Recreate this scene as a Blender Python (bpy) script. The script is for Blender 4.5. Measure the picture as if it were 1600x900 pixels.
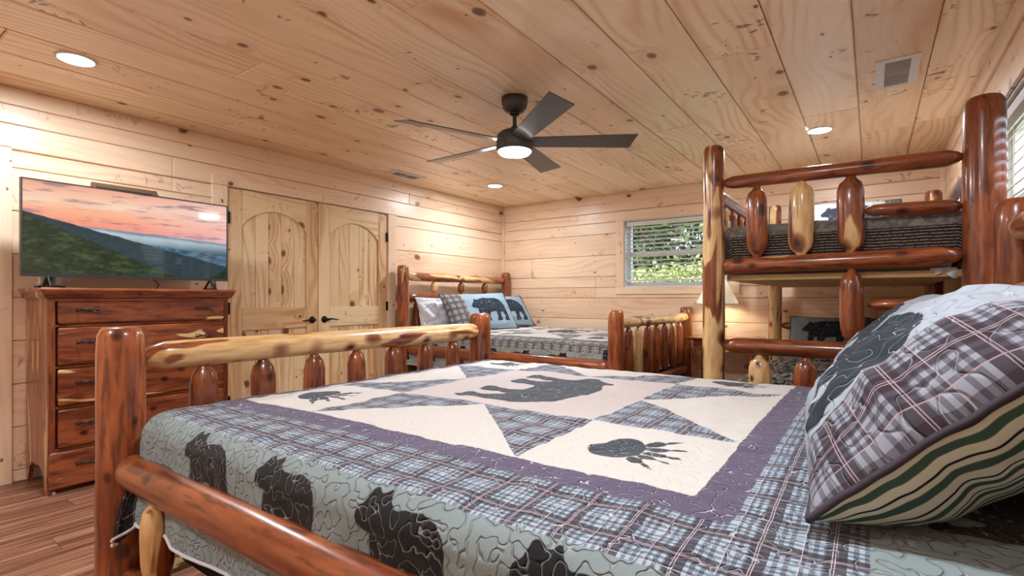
import bpy, math, random
import numpy as np
from mathutils import Vector, Matrix, Euler
random.seed(7); RNG = np.random.default_rng(7)
for o in list(bpy.data.objects): bpy.data.objects.remove(o)
S = bpy.context.scene
C = S.collection
PI = math.pi

# ------------------------------------------------------------------ camera, world, lights, exposure
cam = bpy.data.cameras.new('camera'); camo = bpy.data.objects.new('camera', cam); C.objects.link(camo)
camo.location = (0, 0, 1.14); camo.rotation_euler = (PI/2, 0, math.radians(35.26))
cam.sensor_width = 36; cam.lens = 36*795/1600; cam.shift_y = 16/1600; cam.clip_start = 0.02
S.camera = camo
S.view_settings.view_transform = 'Standard'; S.view_settings.look = 'None'
S.view_settings.gamma = 1; S.view_settings.use_curve_mapping = False
S.view_settings.exposure = 0.30

world = bpy.data.worlds.new('world'); S.world = world; world.use_nodes = True
wn = world.node_tree.nodes; wl = world.node_tree.links
bg = wn['Background']; sky = wn.new('ShaderNodeTexSky'); sky.sky_type = 'NISHITA'
sky.sun_disc = False; sky.sun_elevation = math.radians(55); sky.sun_rotation = math.radians(120)
sky.air_density = 1.0; sky.dust_density = 2.5
wl.new(sky.outputs[0], bg.inputs[0]); bg.inputs[1].default_value = 0.8
sun = bpy.data.lights.new('sun', 'SUN'); sun.energy = 6.5; sun.angle = 0.02; sun.color = (1, .95, .85)
suno = bpy.data.objects.new('sun', sun); C.objects.link(suno)
suno.rotation_euler = (math.radians(32), 0, math.radians(20))

H = 2.44; XL = -4.33; XR = 0.53; YB = 5.90; YF = -1.35
DOWN = [(-3.53, .89), (-3.55, 4.68), (-.33, 4.58), (-.33, .89), (-1.93, -.75)]  # last entry is an added fill light, unseen behind the viewer
DOWN_W = 23.0; FAN_W = 20.0
LCOL = (.89, .935, 1.0)

# ------------------------------------------------------------------ node helpers
def srgb(r, g, b):
    f = lambda c: (c/255/12.92) if c/255 <= .04045 else ((c/255+.055)/1.055)**2.4
    return (f(r), f(g), f(b), 1)
class N:
    def __init__(s, name):
        s.m = bpy.data.materials.new(name); s.m.use_nodes = True
        s.t = s.m.node_tree; s.n = s.t.nodes; s.l = s.t.links
        s.b = s.n['Principled BSDF']
    def put(s, sock, v):
        if isinstance(v, bpy.types.NodeSocket): s.l.new(v, sock)
        elif v is not None: sock.default_value = v
    def m_(s, op, a, b=None, c=None, clamp=False):
        n = s.n.new('ShaderNodeMath'); n.operation = op; n.use_clamp = clamp
        for i, v in enumerate((a, b, c)):
            if v is not None: s.put(n.inputs[i], v)
        return n.outputs[0]
    def add(s, a, b): return s.m_('ADD', a, b)
    def sub(s, a, b): return s.m_('SUBTRACT', a, b)
    def mul(s, a, b, clamp=False): return s.m_('MULTIPLY', a, b, clamp=clamp)
    def step(s, a, lo, hi):      # smooth ramp lo..hi -> 0..1
        n = s.n.new('ShaderNodeMapRange'); n.interpolation_type = 'SMOOTHSTEP'
        s.put(n.inputs[0], a); n.inputs[1].default_value = lo; n.inputs[2].default_value = hi
        n.inputs[3].default_value = 0; n.inputs[4].default_value = 1
        return n.outputs[0]
    def mix(s, f, a, b):
        n = s.n.new('ShaderNodeMix'); n.data_type = 'RGBA'
        s.put(n.inputs[0], f); s.put(n.inputs[6], a); s.put(n.inputs[7], b); return n.outputs[2]
    def vmul(s, v, k):
        n = s.n.new('ShaderNodeVectorMath'); n.operation = 'MULTIPLY'; s.put(n.inputs[0], v); s.put(n.inputs[1], k); return n.outputs[0]
    def vadd(s, v, k):
        n = s.n.new('ShaderNodeVectorMath'); n.operation = 'ADD'; s.put(n.inputs[0], v); s.put(n.inputs[1], k); return n.outputs[0]
    def comb(s, x, y, z):
        n = s.n.new('ShaderNodeCombineXYZ'); s.put(n.inputs[0], x); s.put(n.inputs[1], y); s.put(n.inputs[2], z); return n.outputs[0]
    def sep(s, v):
        n = s.n.new('ShaderNodeSeparateXYZ'); s.put(n.inputs[0], v); return n.outputs
    def obj(s): return s.n.new('ShaderNodeTexCoord').outputs['Object']
    def rnd(s): return s.n.new('ShaderNodeObjectInfo').outputs['Random']
    def attr(s, name, out='Fac'):
        n = s.n.new('ShaderNodeAttribute'); n.attribute_name = name; return n.outputs[out]
    def noise(s, v, scale, detail=2, rough=.5, out=0, dist=0.):
        n = s.n.new('ShaderNodeTexNoise'); s.put(n.inputs['Vector'], v)
        n.inputs['Scale'].default_value = scale; n.inputs['Detail'].default_value = detail
        n.inputs['Roughness'].default_value = rough; n.inputs['Distortion'].default_value = dist
        return n.outputs[out]
    def vor(s, v, scale, dim='3D'):
        n = s.n.new('ShaderNodeTexVoronoi'); n.voronoi_dimensions = dim; s.put(n.inputs['Vector'], v)
        n.inputs['Scale'].default_value = scale; return n.outputs
    def ramp(s, f, stops, interp='LINEAR'):
        n = s.n.new('ShaderNodeValToRGB'); n.color_ramp.interpolation = interp
        e = n.color_ramp.elements
        while len(e) > 1: e.remove(e[-1])
        e[0].position = stops[0][0]; e[0].color = stops[0][1]
        for p, c in stops[1:]:
            q = e.new(p); q.color = c
        s.put(n.inputs[0], f); return n.outputs[0]
    def bump(s, h, strength=.3, dist=.01):
        n = s.n.new('ShaderNodeBump'); n.inputs['Strength'].default_value = strength
        n.inputs['Distance'].default_value = dist; s.put(n.inputs['Height'], h)
        s.l.new(n.outputs[0], s.b.inputs['Normal'])
    def done(s, col, rough=.5, coat=0., metal=0., spec=.5):
        s.put(s.b.inputs['Base Color'], col); s.put(s.b.inputs['Roughness'], rough)
        s.b.inputs['Coat Weight'].default_value = coat; s.b.inputs['Coat Roughness'].default_value = .12
        s.b.inputs['Metallic'].default_value = metal; s.b.inputs['Specular IOR Level'].default_value = spec
        return s.m

def plain(name, col, rough=.5, coat=0., metal=0., var=.06, scale=30, bump=0.):
    n = N(name); v = n.noise(n.obj(), scale, 3)
    c2 = tuple(c*(1-var*3) for c in col[:3])+(1,)
    c = n.mix(v, c2, col)
    if bump: n.bump(v, bump, .004)
    return n.done(c, rough, coat, metal)

def pine(name, light, dark, knot, rough=.34, knotty=.5, tone=.14, vein=.5, streak=.6):
    n = N(name); P0 = n.obj(); r = n.rnd()
    P = n.vadd(P0, n.comb(n.mul(r, 31.3), n.mul(r, 77.7), n.mul(r, 13.1)))
    x, y, z = n.sep(P)
    flat = n.comb(x, y, n.mul(r, 9.0))
    warp = n.noise(n.vmul(flat, (.75, 2.6, 1)), 1.0, 1.5)
    # knots: dark ovals with a ring, scattered by cells
    w2 = n.noise(n.vmul(flat, (9, 9, 1)), 1.0, 1, out=1)
    kv = n.vadd(n.vmul(flat, (3.0, 4.2, 1)), n.vmul(w2, (.10, .10, 0)))
    vo = n.vor(kv, 1.0, '2D'); d = vo['Distance']; cr, cg, cb = n.sep(vo['Color'])
    on = n.step(cr, 1-knotty, 1-knotty+.02)
    rad = n.add(n.mul(n.m_('POWER', cg, 3.0), .13), .026)
    k = n.mul(n.step(n.sub(rad, d), -.014, .014), on)
    core = n.mul(n.step(n.sub(n.mul(rad, .55), d), -.02, .01), on)
    halo = n.mul(n.step(n.sub(n.mul(rad, 4.5), d), 0, .30), on)
    # growth ring figure warped round the knots
    g = n.add(n.add(n.mul(y, 95.0), n.mul(warp, 48.0)), n.mul(halo, 7.0))
    rings = n.m_('POWER', n.add(n.mul(n.m_('SINE', g), .5), .5), 2.2)
    cath = n.step(n.noise(n.vmul(flat, (.9, 2.2, 1)), 1.0, 1), .38, .62)
    fine = n.noise(n.vmul(flat, (5, 190, 1)), 1.0, 3)
    ringw = n.mul(n.mul(rings, n.add(n.mul(cath, .8), .12)), vein)
    f = n.add(ringw, n.mul(n.sub(fine, .42), .55))
    f = n.add(f, n.mul(n.sub(n.noise(n.vmul(flat, (1.0, 7, 1)), 1.0, 2), .5), .9))
    f = n.add(f, n.mul(n.sub(r, .5), tone*3))
    f = n.m_('ADD', f, .08, clamp=True)
    col = n.mix(f, light, dark)
    # feathered brown stains
    st = n.noise(n.vmul(flat, (13, 9, 1)), 1.0, 4, .7, dist=1.2)
    sm = n.noise(n.vadd(n.vmul(flat, (1.6, 3.3, 1)), (5, 5, 5)), 1.0, 1)
    stain = n.mul(n.mul(n.step(st, .56, .66), n.step(sm, .57, .64)), streak)
    col = n.mix(stain, col, knot)
    col = n.mix(n.mul(halo, .35), col, dark)
    col = n.mix(n.mul(k, .8), col, knot)
    col = n.mix(n.mul(core, .6), col, tuple(c*.35 for c in knot[:3])+(1,))
    n.bump(n.add(n.mul(rings, .4), fine), .08, .002)
    m = n.done(col, n.add(n.mul(fine, .12), rough-.05), .08); n.b.inputs['Coat Roughness'].default_value = .28; return m

M = {}
M['pine_ceiling'] = pine('knotty_pine_ceiling', srgb(255, 233, 200), srgb(222, 176, 128), srgb(122, 72, 38), .30, .40, .16, .62, .95)
M['pine_wall'] = pine('knotty_pine_wall', srgb(247, 220, 190), srgb(220, 174, 134), srgb(150, 98, 58), .33, .42, .12, .38, .6)
M['pine_door'] = pine('clear_pine_door', srgb(240, 214, 170), srgb(200, 152, 98), srgb(110, 62, 32), .42, .40, .24, .8, .5)
M['pine_trim'] = pine('pine_trim', srgb(247, 222, 192), srgb(222, 182, 142), srgb(120, 70, 36), .36, .7, .10, .3, .3)
M['pine_frame'] = pine('unfinished_pine', srgb(220, 188, 130), srgb(186, 146, 92), srgb(120, 70, 36), .6, .4, .1, .5, .3)

def cedar(name, sap_lo, sap_hi, axis='z', knotty=.6, red=1.0, rough=.22):
    n = N(name); P0 = n.obj(); r = n.rnd()
    P = n.vadd(P0, n.comb(n.mul(r, 21.3), n.mul(r, 47.7), n.mul(r, 33.1)))
    st = (1, 1, .16) if axis == 'z' else (.16, 1, 1)
    Q = n.vmul(P, st)
    sap = n.noise(Q, 7.5, 2, .55, dist=.8)
    knv = n.vmul(P, (10.5, 10.5, 7.5) if axis == 'z' else (7.5, 10.5, 10.5))
    vo = n.vor(knv, 1.0); d = vo['Distance']; cr, cg, cb = n.sep(vo['Color'])
    on = n.step(cr, 1-knotty, 1-knotty+.02)
    rad = n.add(n.mul(n.mul(cg, cg), .17), .11)
    k = n.mul(n.step(n.sub(rad, d), -.05, .05), on)
    core = n.mul(n.step(n.sub(n.mul(rad, .5), d), -.04, .03), on)
    halo = n.mul(n.step(n.sub(n.mul(rad, 2.6), d), 0, .3), on)
    fine = n.noise(n.vmul(Q, (14, 14, 14)), 3.0, 4, .6)
    med = n.noise(Q, 16, 3, .6)
    R1 = srgb(122*red+4, 62*red, 35); R2 = srgb(174*red+4, 98*red+2, 54); R3 = srgb(74, 34, 22)
    heart = n.mix(n.step(med, .32, .66), R1, R2)
    heart = n.mix(n.mul(n.step(fine, .46, .66), .75), heart, R3)
    heart = n.mix(n.mul(n.sub(r, .3), .5), heart, R3)
    cream = n.mix(n.step(fine, .35, .7), srgb(232, 198, 142), srgb(206, 160, 102))
    sm = n.mul(n.step(sap, sap_lo, sap_hi), n.sub(1.0, n.mul(halo, .95)))
    col = n.mix(sm, heart, cream)
    col = n.mix(n.mul(halo, .35), col, R1)
    col = n.mix(n.mul(k, .8), col, srgb(62, 26, 14))
    col = n.mix(n.mul(core, .7), col, srgb(26, 12, 8))
    n.bump(n.add(n.mul(k, -.5), med), .12, .004)
    return n.done(col, rough+.06, .45)
M['log_red'] = cedar('red_cedar_log', .66, .69)
M['log_deep'] = cedar('plain_red_cedar_log', .90, .95, knotty=.75)
M['log_mix'] = cedar('two_tone_cedar_log', .50, .535)
M['log_post'] = cedar('streaky_cedar_log', .44, .47, knotty=.7)
M['log_sap'] = cedar('sapwood_cedar_log', .37, .41, knotty=.45)
M['cedar_board'] = cedar('cedar_board', .61, .625, axis='x', knotty=.42, red=.92)
M['cedar_side'] = cedar('cedar_side_board', .56, .62, axis='x', knotty=.22, red=1.05)

def floor_mat():
    n = N('brown_laminate'); P0 = n.obj(); r = n.rnd()
    P = n.vadd(P0, n.comb(n.mul(r, 31.3), n.mul(r, 77.7), 0.))
    a = n.noise(n.vmul(P, (.7, 24, 1)), 1.0, 3, .6); b = n.noise(n.vmul(P, (4, 120, 1)), 1.0, 3)
    c = n.noise(n.vmul(P, (1.2, 34, 1)), 1.0, 2)
    col = n.ramp(n.add(n.mul(a, .8), n.mul(c, .2)), [(.34, srgb(78, 48, 38)), (.44, srgb(118, 76, 58)), (.54, srgb(158, 112, 86)), (.66, srgb(194, 152, 122))])
    col = n.mix(n.mul(n.step(b, .45, .7), .45), col, srgb(84, 52, 38))
    return n.done(col, .38)
M['floor'] = floor_mat()
M['black'] = plain('black_metal', (.012, .012, .013, 1), .35)
M['fan_grey'] = plain('graphite_metal', srgb(62, 62, 62), .42, .1)
M['blade'] = plain('graphite_blade', srgb(88, 84, 80), .38, .2)
M['white'] = plain('white_paint', srgb(232, 230, 226), .5)
M['vinyl'] = plain('white_vinyl', srgb(236, 236, 232), .4)
M['blind'] = plain('white_blind', srgb(232, 230, 224), .5)
M['dark'] = plain('duct_shade_black', (.02, .02, .02, 1), .8)
M['tvframe'] = plain('tv_plastic', srgb(48, 50, 54), .35)
M['white_cloth'] = plain('white_cotton', srgb(226, 228, 236), .85, scale=12, bump=.3)
M['mattress'] = plain('mattress_cloth', srgb(218, 216, 212), .85)
M['boxspring'] = plain('black_box_spring', (.012, .012, .012, 1), .9)
M['nailhead'] = plain('bronze', srgb(34, 30, 28), .35, 0, .8)
M['frame_brown'] = plain('frame_brown', srgb(132, 100, 74), .55, scale=60, var=.15)
M['paper'] = plain('mat_paper', srgb(238, 236, 230), .7)

def glow(name, col, strength, surf=(.9, .9, .9, 1)):
    n = N(name); n.b.inputs['Emission Color'].default_value = col; n.b.inputs['Emission Strength'].default_value = strength
    return n.done(surf, .4)
M['led'] = glow('led_disc', (1, .96, .92, 1), 14.0)
M['fanlight'] = glow('fan_light_disc', (1, .95, .88, 1), 6.0)
M['shade'] = glow('lamp_shade', (1, .86, .66, 1), 0.35, srgb(236, 226, 204))

def glass_mat():
    n = N('window_glass'); n.n.remove(n.b); g = n.n.new('ShaderNodeBsdfGlossy'); t = n.n.new('ShaderNodeBsdfTransparent')
    g.inputs['Roughness'].default_value = .01
    mx = n.n.new('ShaderNodeMixShader'); mx.inputs[0].default_value = .06
    n.l.new(t.outputs[0], mx.inputs[1]); n.l.new(g.outputs[0], mx.inputs[2]); n.l.new(mx.outputs[0], n.n['Material Output'].inputs[0]); return n.m
M['glass'] = glass_mat()

def leaf_mat(name, a, b):
    n = N(name); v = n.attr('tone'); c = n.mix(v, a, b)
    n.b.inputs['Subsurface Weight'].default_value = 0
    return n.done(c, .5)
M['leaf'] = leaf_mat('leaves', srgb(70, 96, 44), srgb(196, 214, 120))
M['leaf_dark'] = leaf_mat('dark_leaves', srgb(30, 48, 26), srgb(88, 112, 60))
M['bark'] = plain('bark', srgb(96, 78, 60), .9, scale=8, var=.2)
M['ground'] = plain('ground_cover', srgb(104, 116, 70), .9, scale=3, var=.2)

# ------------------------------------------------------------------ object helpers
def tag(o, label=None, cat=None, group=None, kind=None):
    if label: o['label'] = label
    if cat: o['category'] = cat
    if group: o['group'] = group
    if kind: o['kind'] = kind
    return o
def thing(name, label, cat, loc=(0, 0, 0), rz=0, group=None):
    o = bpy.data.objects.new(name, None); C.objects.link(o); o.location = loc; o.rotation_euler = (0, 0, rz)
    o.empty_display_size = .1
    return tag(o, label, cat, group)
def mesh(name, vs, fs, smooth=False):
    me = bpy.data.meshes.new(name); me.from_pydata([tuple(v) for v in vs], [], fs)
    if smooth: me.shade_smooth()
    me.update(); return me
def link(name, me, mat, parent=None, mtx=None):
    o = bpy.data.objects.new(name, me); C.objects.link(o)
    if mat is not None and not me.materials: me.materials.append(mat)
    if parent is not None: o.parent = parent
    if mtx is not None: o.matrix_local = mtx
    return o
_cache = {}
def boxmesh(sx, sy, sz, bev=.003, top_only=False):
    key = (round(sx, 4), round(sy, 4), round(sz, 4), bev)
    if key in _cache: return _cache[key]
    b = min(bev, sx*.45, sy*.45, sz*.45)
    X, Y, Z = sx/2, sy/2, sz/2
    vs = []; fs = []
    if b <= 0:
        for x in (-X, X):
            for y in (-Y, Y):
                for z in (-Z, Z): vs.append((x, y, z))
        fs = [(0, 1, 3, 2), (4, 6, 7, 5), (0, 4, 5, 1), (2, 3, 7, 6), (0, 2, 6, 4), (1, 5, 7, 3)]
    else:
        # chamfered box: bottom ring, lower side ring, upper side ring, top ring
        rings = [(-Z, b), (-Z+b, 0), (Z-b, 0), (Z, b)]
        for z, ins in rings:
            vs += [(-X+ins, -Y+ins, z), (X-ins, -Y+ins, z), (X-ins, Y-ins, z), (-X+ins, Y-ins, z)]
        fs = [(3, 2, 1, 0), (12, 13, 14, 15)]
        for k in range(3):
            for i in range(4):
                j = (i+1) % 4; fs.append((k*4+i, k*4+j, k*4+4+j, k*4+4+i))
    me = mesh('box', vs, fs); _cache[key] = me; return me
_byMat = {}
def matmesh(me, mat):
    key = (me.name, mat.name)
    if key not in _byMat:
        c = me.copy(); c.materials.clear(); c.materials.append(mat); _byMat[key] = c
    return _byMat[key]
GR = {'x': Matrix.Identity(4), 'y': Matrix.Rotation(PI/2, 4, 'Z'), 'z': Matrix.Rotation(-PI/2, 4, 'Y')}
def board(name, parent, mat, c, s, grain='x', bev=.003, rot=None):
    sx, sy, sz = s
    dims = {'x': (sx, sy, sz), 'y': (sy, sx, sz), 'z': (sz, sy, sx)}[grain]
    me = matmesh(boxmesh(*dims, bev), mat)
    m = Matrix.Translation(c) @ (rot if rot is not None else Matrix.Identity(4)) @ GR[grain]
    return link(name, me, mat, parent, m)
def joined(parts):    # parts: list of (verts, faces)
    vs = []; fs = []
    for v, f in parts:
        k = len(vs); vs += [tuple(p) for p in v]; fs += [tuple(i+k for i in q) for q in f]
    return vs, fs
def boxvf(c, s, rot=None):
    vs = []
    for x in (-.5, .5):
        for y in (-.5, .5):
            for z in (-.5, .5):
                p = Vector((x*s[0], y*s[1], z*s[2]))
                if rot is not None: p = rot @ p
                vs.append((p.x+c[0], p.y+c[1], p.z+c[2]))
    return vs, [(0, 1, 3, 2), (4, 6, 7, 5), (0, 4, 5, 1), (2, 3, 7, 6), (0, 2, 6, 4), (1, 5, 7, 3)]
def lathe(prof, seg=32):   # prof [(r,z)...]
    vs = []; fs = []
    for r, z in prof:
        for i in range(seg):
            a = 2*PI*i/seg; vs.append((r*math.cos(a), r*math.sin(a), z))
    for k in range(len(prof)-1):
        for i in range(seg):
            j = (i+1) % seg; fs.append((k*seg+i, k*seg+j, (k+1)*seg+j, (k+1)*seg+i))
    fs.append(tuple(reversed(range(seg)))); fs.append(tuple((len(prof)-1)*seg+i for i in range(seg)))
    return vs, fs
def tube(pts, rad, seg=8):
    pts = [Vector(p) for p in pts]; n = len(pts); vs = []; fs = []
    if not isinstance(rad, (list, tuple)): rad = [rad]*n
    up = Vector((0.13, .21, 1)).normalized()
    for i, p in enumerate(pts):
        t = (pts[min(i+1, n-1)]-pts[max(i-1, 0)]).normalized()
        a = t.cross(up)
        if a.length < .1: a = t.cross(Vector((1, 0, 0)))
        a.normalize(); b = t.cross(a)
        for k in range(seg):
            th = 2*PI*k/seg; vs.append(p+(a*math.cos(th)+b*math.sin(th))*rad[i])
    for i in range(n-1):
        for k in range(seg):
            j = (k+1) % seg; fs.append((i*seg+k, i*seg+j, (i+1)*seg+j, (i+1)*seg+k))
    fs.append(tuple(reversed(range(seg)))); fs.append(tuple((n-1)*seg+k for k in range(seg)))
    return vs, fs
def z_to(d):
    return Vector(d).normalized().to_track_quat('Z', 'Y').to_matrix().to_4x4()
def log(name, parent, mat, p0, p1, r0, r1=None, e0='flat', e1='flat', lump=.05, seg=18, flat=1.0, seed=None):
    """peeled log: uneven radius, knot swellings, shaped ends ('flat','post','tenon','round')"""
    if r1 is None: r1 = r0
    p0 = Vector(p0); p1 = Vector(p1); L = (p1-p0).length
    rs = random.Random(seed if seed is not None else random.random())
    n = max(6, int(L/.045)); rm = (r0+r1)/2
    zs = [L*i/n for i in range(n+1)]; tp = [(z, 1.0) for z in zs]
    def ends(kind, r):
        if kind == 'tenon': return [(0, .34), (.012, .42), (r*.5, .62), (r*1.05, .82), (r*1.5, .96)]
        if kind == 'round': return [(0, .45), (r*.10, .68), (r*.35, .88), (r*.75, .985)]
        if kind == 'post': return [(0, .72), (r*.10, .84), (r*.40, .97)]
        return [(0, 1.)]
    A = ends(e0, r0); B = ends(e1, r1)
    mid = [t for t in tp if t[0] > A[-1][0]+.02 and t[0] < L-B[-1][0]-.02]
    prof = A+mid+[(L-z, k) for z, k in reversed(B)]
    kn = [(rs.uniform(0, 2*PI), rs.uniform(.08, .92)*L, rs.uniform(.05, .13), rs.uniform(.022, .045)) for _ in range(max(2, int(L*4.5)))]
    ph = [rs.uniform(0, 6.28) for _ in range(6)]; fr = [rs.uniform(4, 9) for _ in range(3)]
    bx = rs.uniform(-1, 1)*lump*rm*1.2; by = rs.uniform(-1, 1)*lump*rm*1.2
    vs = []; fs = []
    for z, k in prof:
        t = z/L; r = r0+(r1-r0)*t
        wob = 1+lump*(.5*math.sin(fr[0]*z+ph[0])+.35*math.sin(fr[1]*1.9*z+ph[1]))
        ox = bx*math.sin(PI*t); oy = by*math.sin(PI*t)
        for i in range(seg):
            th = 2*PI*i/seg
            q = wob+lump*.45*math.sin(2*th+ph[2]+z*2)+lump*.3*math.sin(3*th+ph[3]-z*3)
            for kt, kz, ka, kw in kn:
                dth = (th-kt+PI) % (2*PI)-PI; dd = (dth*r)**2+(z-kz)**2
                if dd < (kw*2.5)**2: q += ka*lump*8*math.exp(-dd/(kw*kw))
            rr = r*k*q
            vs.append((ox+rr*math.cos(th), oy+rr*math.sin(th)*flat, z))
    m = len(prof)
    for a in range(m-1):
        for i in range(seg):
            j = (i+1) % seg; fs.append((a*seg+i, a*seg+j, (a+1)*seg+j, (a+1)*seg+i))
    fs.append(tuple(reversed(range(seg)))); fs.append(tuple((m-1)*seg+i for i in range(seg)))
    me = mesh(name, vs, fs, True)
    return link(name, me, mat, parent, Matrix.Translation(p0) @ z_to(p1-p0))
def spindle(name, parent, mat, p0, p1, r, flat=.8, seed=None, rz=0):
    """short half-log spindle: full body, faceted shoulders cut down to small tenons"""
    p0 = Vector(p0); p1 = Vector(p1); L = (p1-p0).length
    rs = random.Random(seed if seed is not None else random.random()); seg = 16
    sh = min(.085, L*.3)
    prof = [(0, .36), (.018, .38), (.030, .52), (sh*.55, .80), (sh, .97), (L*.38, 1.0), (L*.5, 1.0), (L*.62, 1.0), (L-sh, .97), (L-sh*.55, .80), (L-.030, .50), (L-.018, .36), (L, .34)]
    ph = [rs.uniform(0, 6.28) for _ in range(4)]
    vs = []; fs = []
    for z, k in prof:
        for i in range(seg):
            th = 2*PI*i/seg
            q = 1+.05*math.sin(2*th+ph[0]+4*z)+.04*math.sin(3*th+ph[1])+.05*math.sin(9*z+ph[2]+th)
            vs.append((r*k*q*math.cos(th), r*k*q*math.sin(th)*flat, z))
    for a in range(len(prof)-1):
        for i in range(seg):
            j = (i+1) % seg; fs.append((a*seg+i, a*seg+j, (a+1)*seg+j, (a+1)*seg+i))
    fs.append(tuple(reversed(range(seg)))); fs.append(tuple((len(prof)-1)*seg+i for i in range(seg)))
    me = mesh(name, vs, fs, True)
    return link(name, me, mat, parent, Matrix.Translation(p0) @ z_to(p1-p0) @ Matrix.Rotation(rz, 4, 'Z'))

def vnoise(x, y, seed=0):
    x = np.asarray(x, float); y = np.asarray(y, float)
    xi = np.floor(x).astype(np.int64); yi = np.floor(y).astype(np.int64); fx = x-xi; fy = y-yi
    def hsh(a, b):
        h = (a*374761393+b*668265263+seed*1442695041) & 0xffffffff
        h = ((h ^ (h >> 13))*1274126177) & 0xffffffff
        return ((h ^ (h >> 16)) & 0xffff)/65535.
    u = fx*fx*(3-2*fx); v = fy*fy*(3-2*fy)
    return (hsh(xi, yi)*(1-u)+hsh(xi+1, yi)*u)*(1-v)+(hsh(xi, yi+1)*(1-u)+hsh(xi+1, yi+1)*u)*v-.5

# ------------------------------------------------------------------ room shell
def slab(name, c, s, mat=None, kind='structure', parent=None):
    v, f = boxvf((0, 0, 0), s); me = mesh(name, v, f)
    o = link(name, me, mat or M['pine_wall'], parent, Matrix.Translation(c))
    if kind: o['kind'] = kind
    return o
T = .02  # board thickness
floor = slab('floor', ((XL+XR)/2, (YF+YB)/2, -.05), (XR-XL+.3, YB-YF+.3, .08), M['floor'])
ceil = slab('ceiling', ((XL+XR)/2, (YF+YB)/2, H+.06), (XR-XL+.3, YB-YF+.3, .08), M['pine_ceiling'])
# floor planks run away from the camera
w = .19; x = XL; row = 0
while x < XR-.01:
    ww = min(w, XR-x); y = YF-(row*.47 % 1.22)
    while y < YB-.01:
        y0 = max(y, YF); y1 = min(y+1.22, YB)
        if y1-y0 > .02: board('plank', floor, M['floor'], (x+ww/2-floor.location.x, (y0+y1)/2-floor.location.y, .0045-floor.location.z-.01), (ww-.0015, y1-y0-.0015, .011), 'y', .0012)
        y += 1.22
    x += w; row += 1
# ceiling boards, 12 inch tongue and groove
xs = [XL]+[-.073-.3333*k for k in range(12, -1, -1)]+[.2603, XR]
rr = random.Random(3)
for i in range(len(xs)-1):
    x0, x1 = xs[i], xs[i+1]; cuts = [YF]
    cuts += {0: [3.1], 1: [1.9], 2: [.6, 4.4], 3: [3.6], 4: [1.5, 5.0], 5: [-.2, 3.4], 6: [2.2], 7: [.3, 4.1], 8: [1.6, 4.85], 9: [3.9], 10: [.9, 4.63], 11: [2.9], 12: [4.2], 13: [4.88], 14: [4.80]}.get(i, [2.5])
    cuts.append(YB)
    for a, b in zip(cuts[:-1], cuts[1:]):
        board('plank', ceil, M['pine_ceiling'], ((x0+x1)/2-ceil.location.x, (a+b)/2-ceil.location.y, H+T/2-ceil.location.z), (x1-x0-.005, b-a-.003, T), 'y', .0065)
SEAMS = [0, .072, .34, .608, .876, 1.144, 1.412, 1.68, 1.948, 2.216, 2.44]
def wall_boards(parent, axis, fixed, a0, a1, holes, sgn, joints, seed):
    """axis 'x' : boards run along x at y=fixed ; 'y' : along y at x=fixed. sgn: side of the room the board body lies away from"""
    rs = random.Random(seed); pl = parent.location
    for k in range(len(SEAMS)-1):
        z0, z1 = SEAMS[k], SEAMS[k+1]
        segs = [(a0, a1)]
        # openings split rows; partly covered rows are split in height too
        zz = sorted(set([z0, z1]+[h[2] for h in holes if z0 < h[2] < z1]+[h[3] for h in holes if z0 < h[3] < z1]))
        jt = [a0+(a1-a0)*j for j in joints[k % len(joints)]]
        for za, zb in zip(zz[:-1], zz[1:]):
            if zb-za < .012: continue
            segs = [(a0, a1)]
            for h in holes:
                if h[2] < zb-.001 and h[3] > za+.001:
                    ns = []
                    for s0, s1 in segs:
                        if h[1] <= s0 or h[0] >= s1: ns.append((s0, s1)); continue
                        if h[0] > s0: ns.append((s0, h[0]))
                        if h[1] < s1: ns.append((h[1], s1))
                    segs = ns
            out = []
            for s0, s1 in segs:
                c = [s0]+[j for j in jt if s0+.15 < j < s1-.15]+[s1]; out += list(zip(c[:-1], c[1:]))
            for s0, s1 in out:
                if s1-s0 < .02: continue
                if axis == 'x': cc = ((s0+s1)/2, fixed+sgn*T/2, (za+zb)/2); sz = (s1-s0-.002, T, zb-za-.004); g = 'x'
                else: cc = (fixed+sgn*T/2, (s0+s1)/2, (za+zb)/2); sz = (T, s1-s0-.002, zb-za-.004); g = 'y'
                # local y must be the board's height: build with the length on x and turn it up
                L_, W_ = (sz[0], sz[2]) if axis == 'x' else (sz[1], sz[2])
                me = matmesh(boxmesh(L_, W_, T, .0045), M['pine_wall'])
                R = Matrix.Rotation(PI/2, 4, 'X') if axis == 'x' else (Matrix.Rotation(PI/2, 4, 'Z') @ Matrix.Rotation(PI/2, 4, 'X'))
                link('plank', me, M['pine_wall'], parent, Matrix.Translation(Vector(cc)-pl) @ R)
WT = .14
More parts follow.
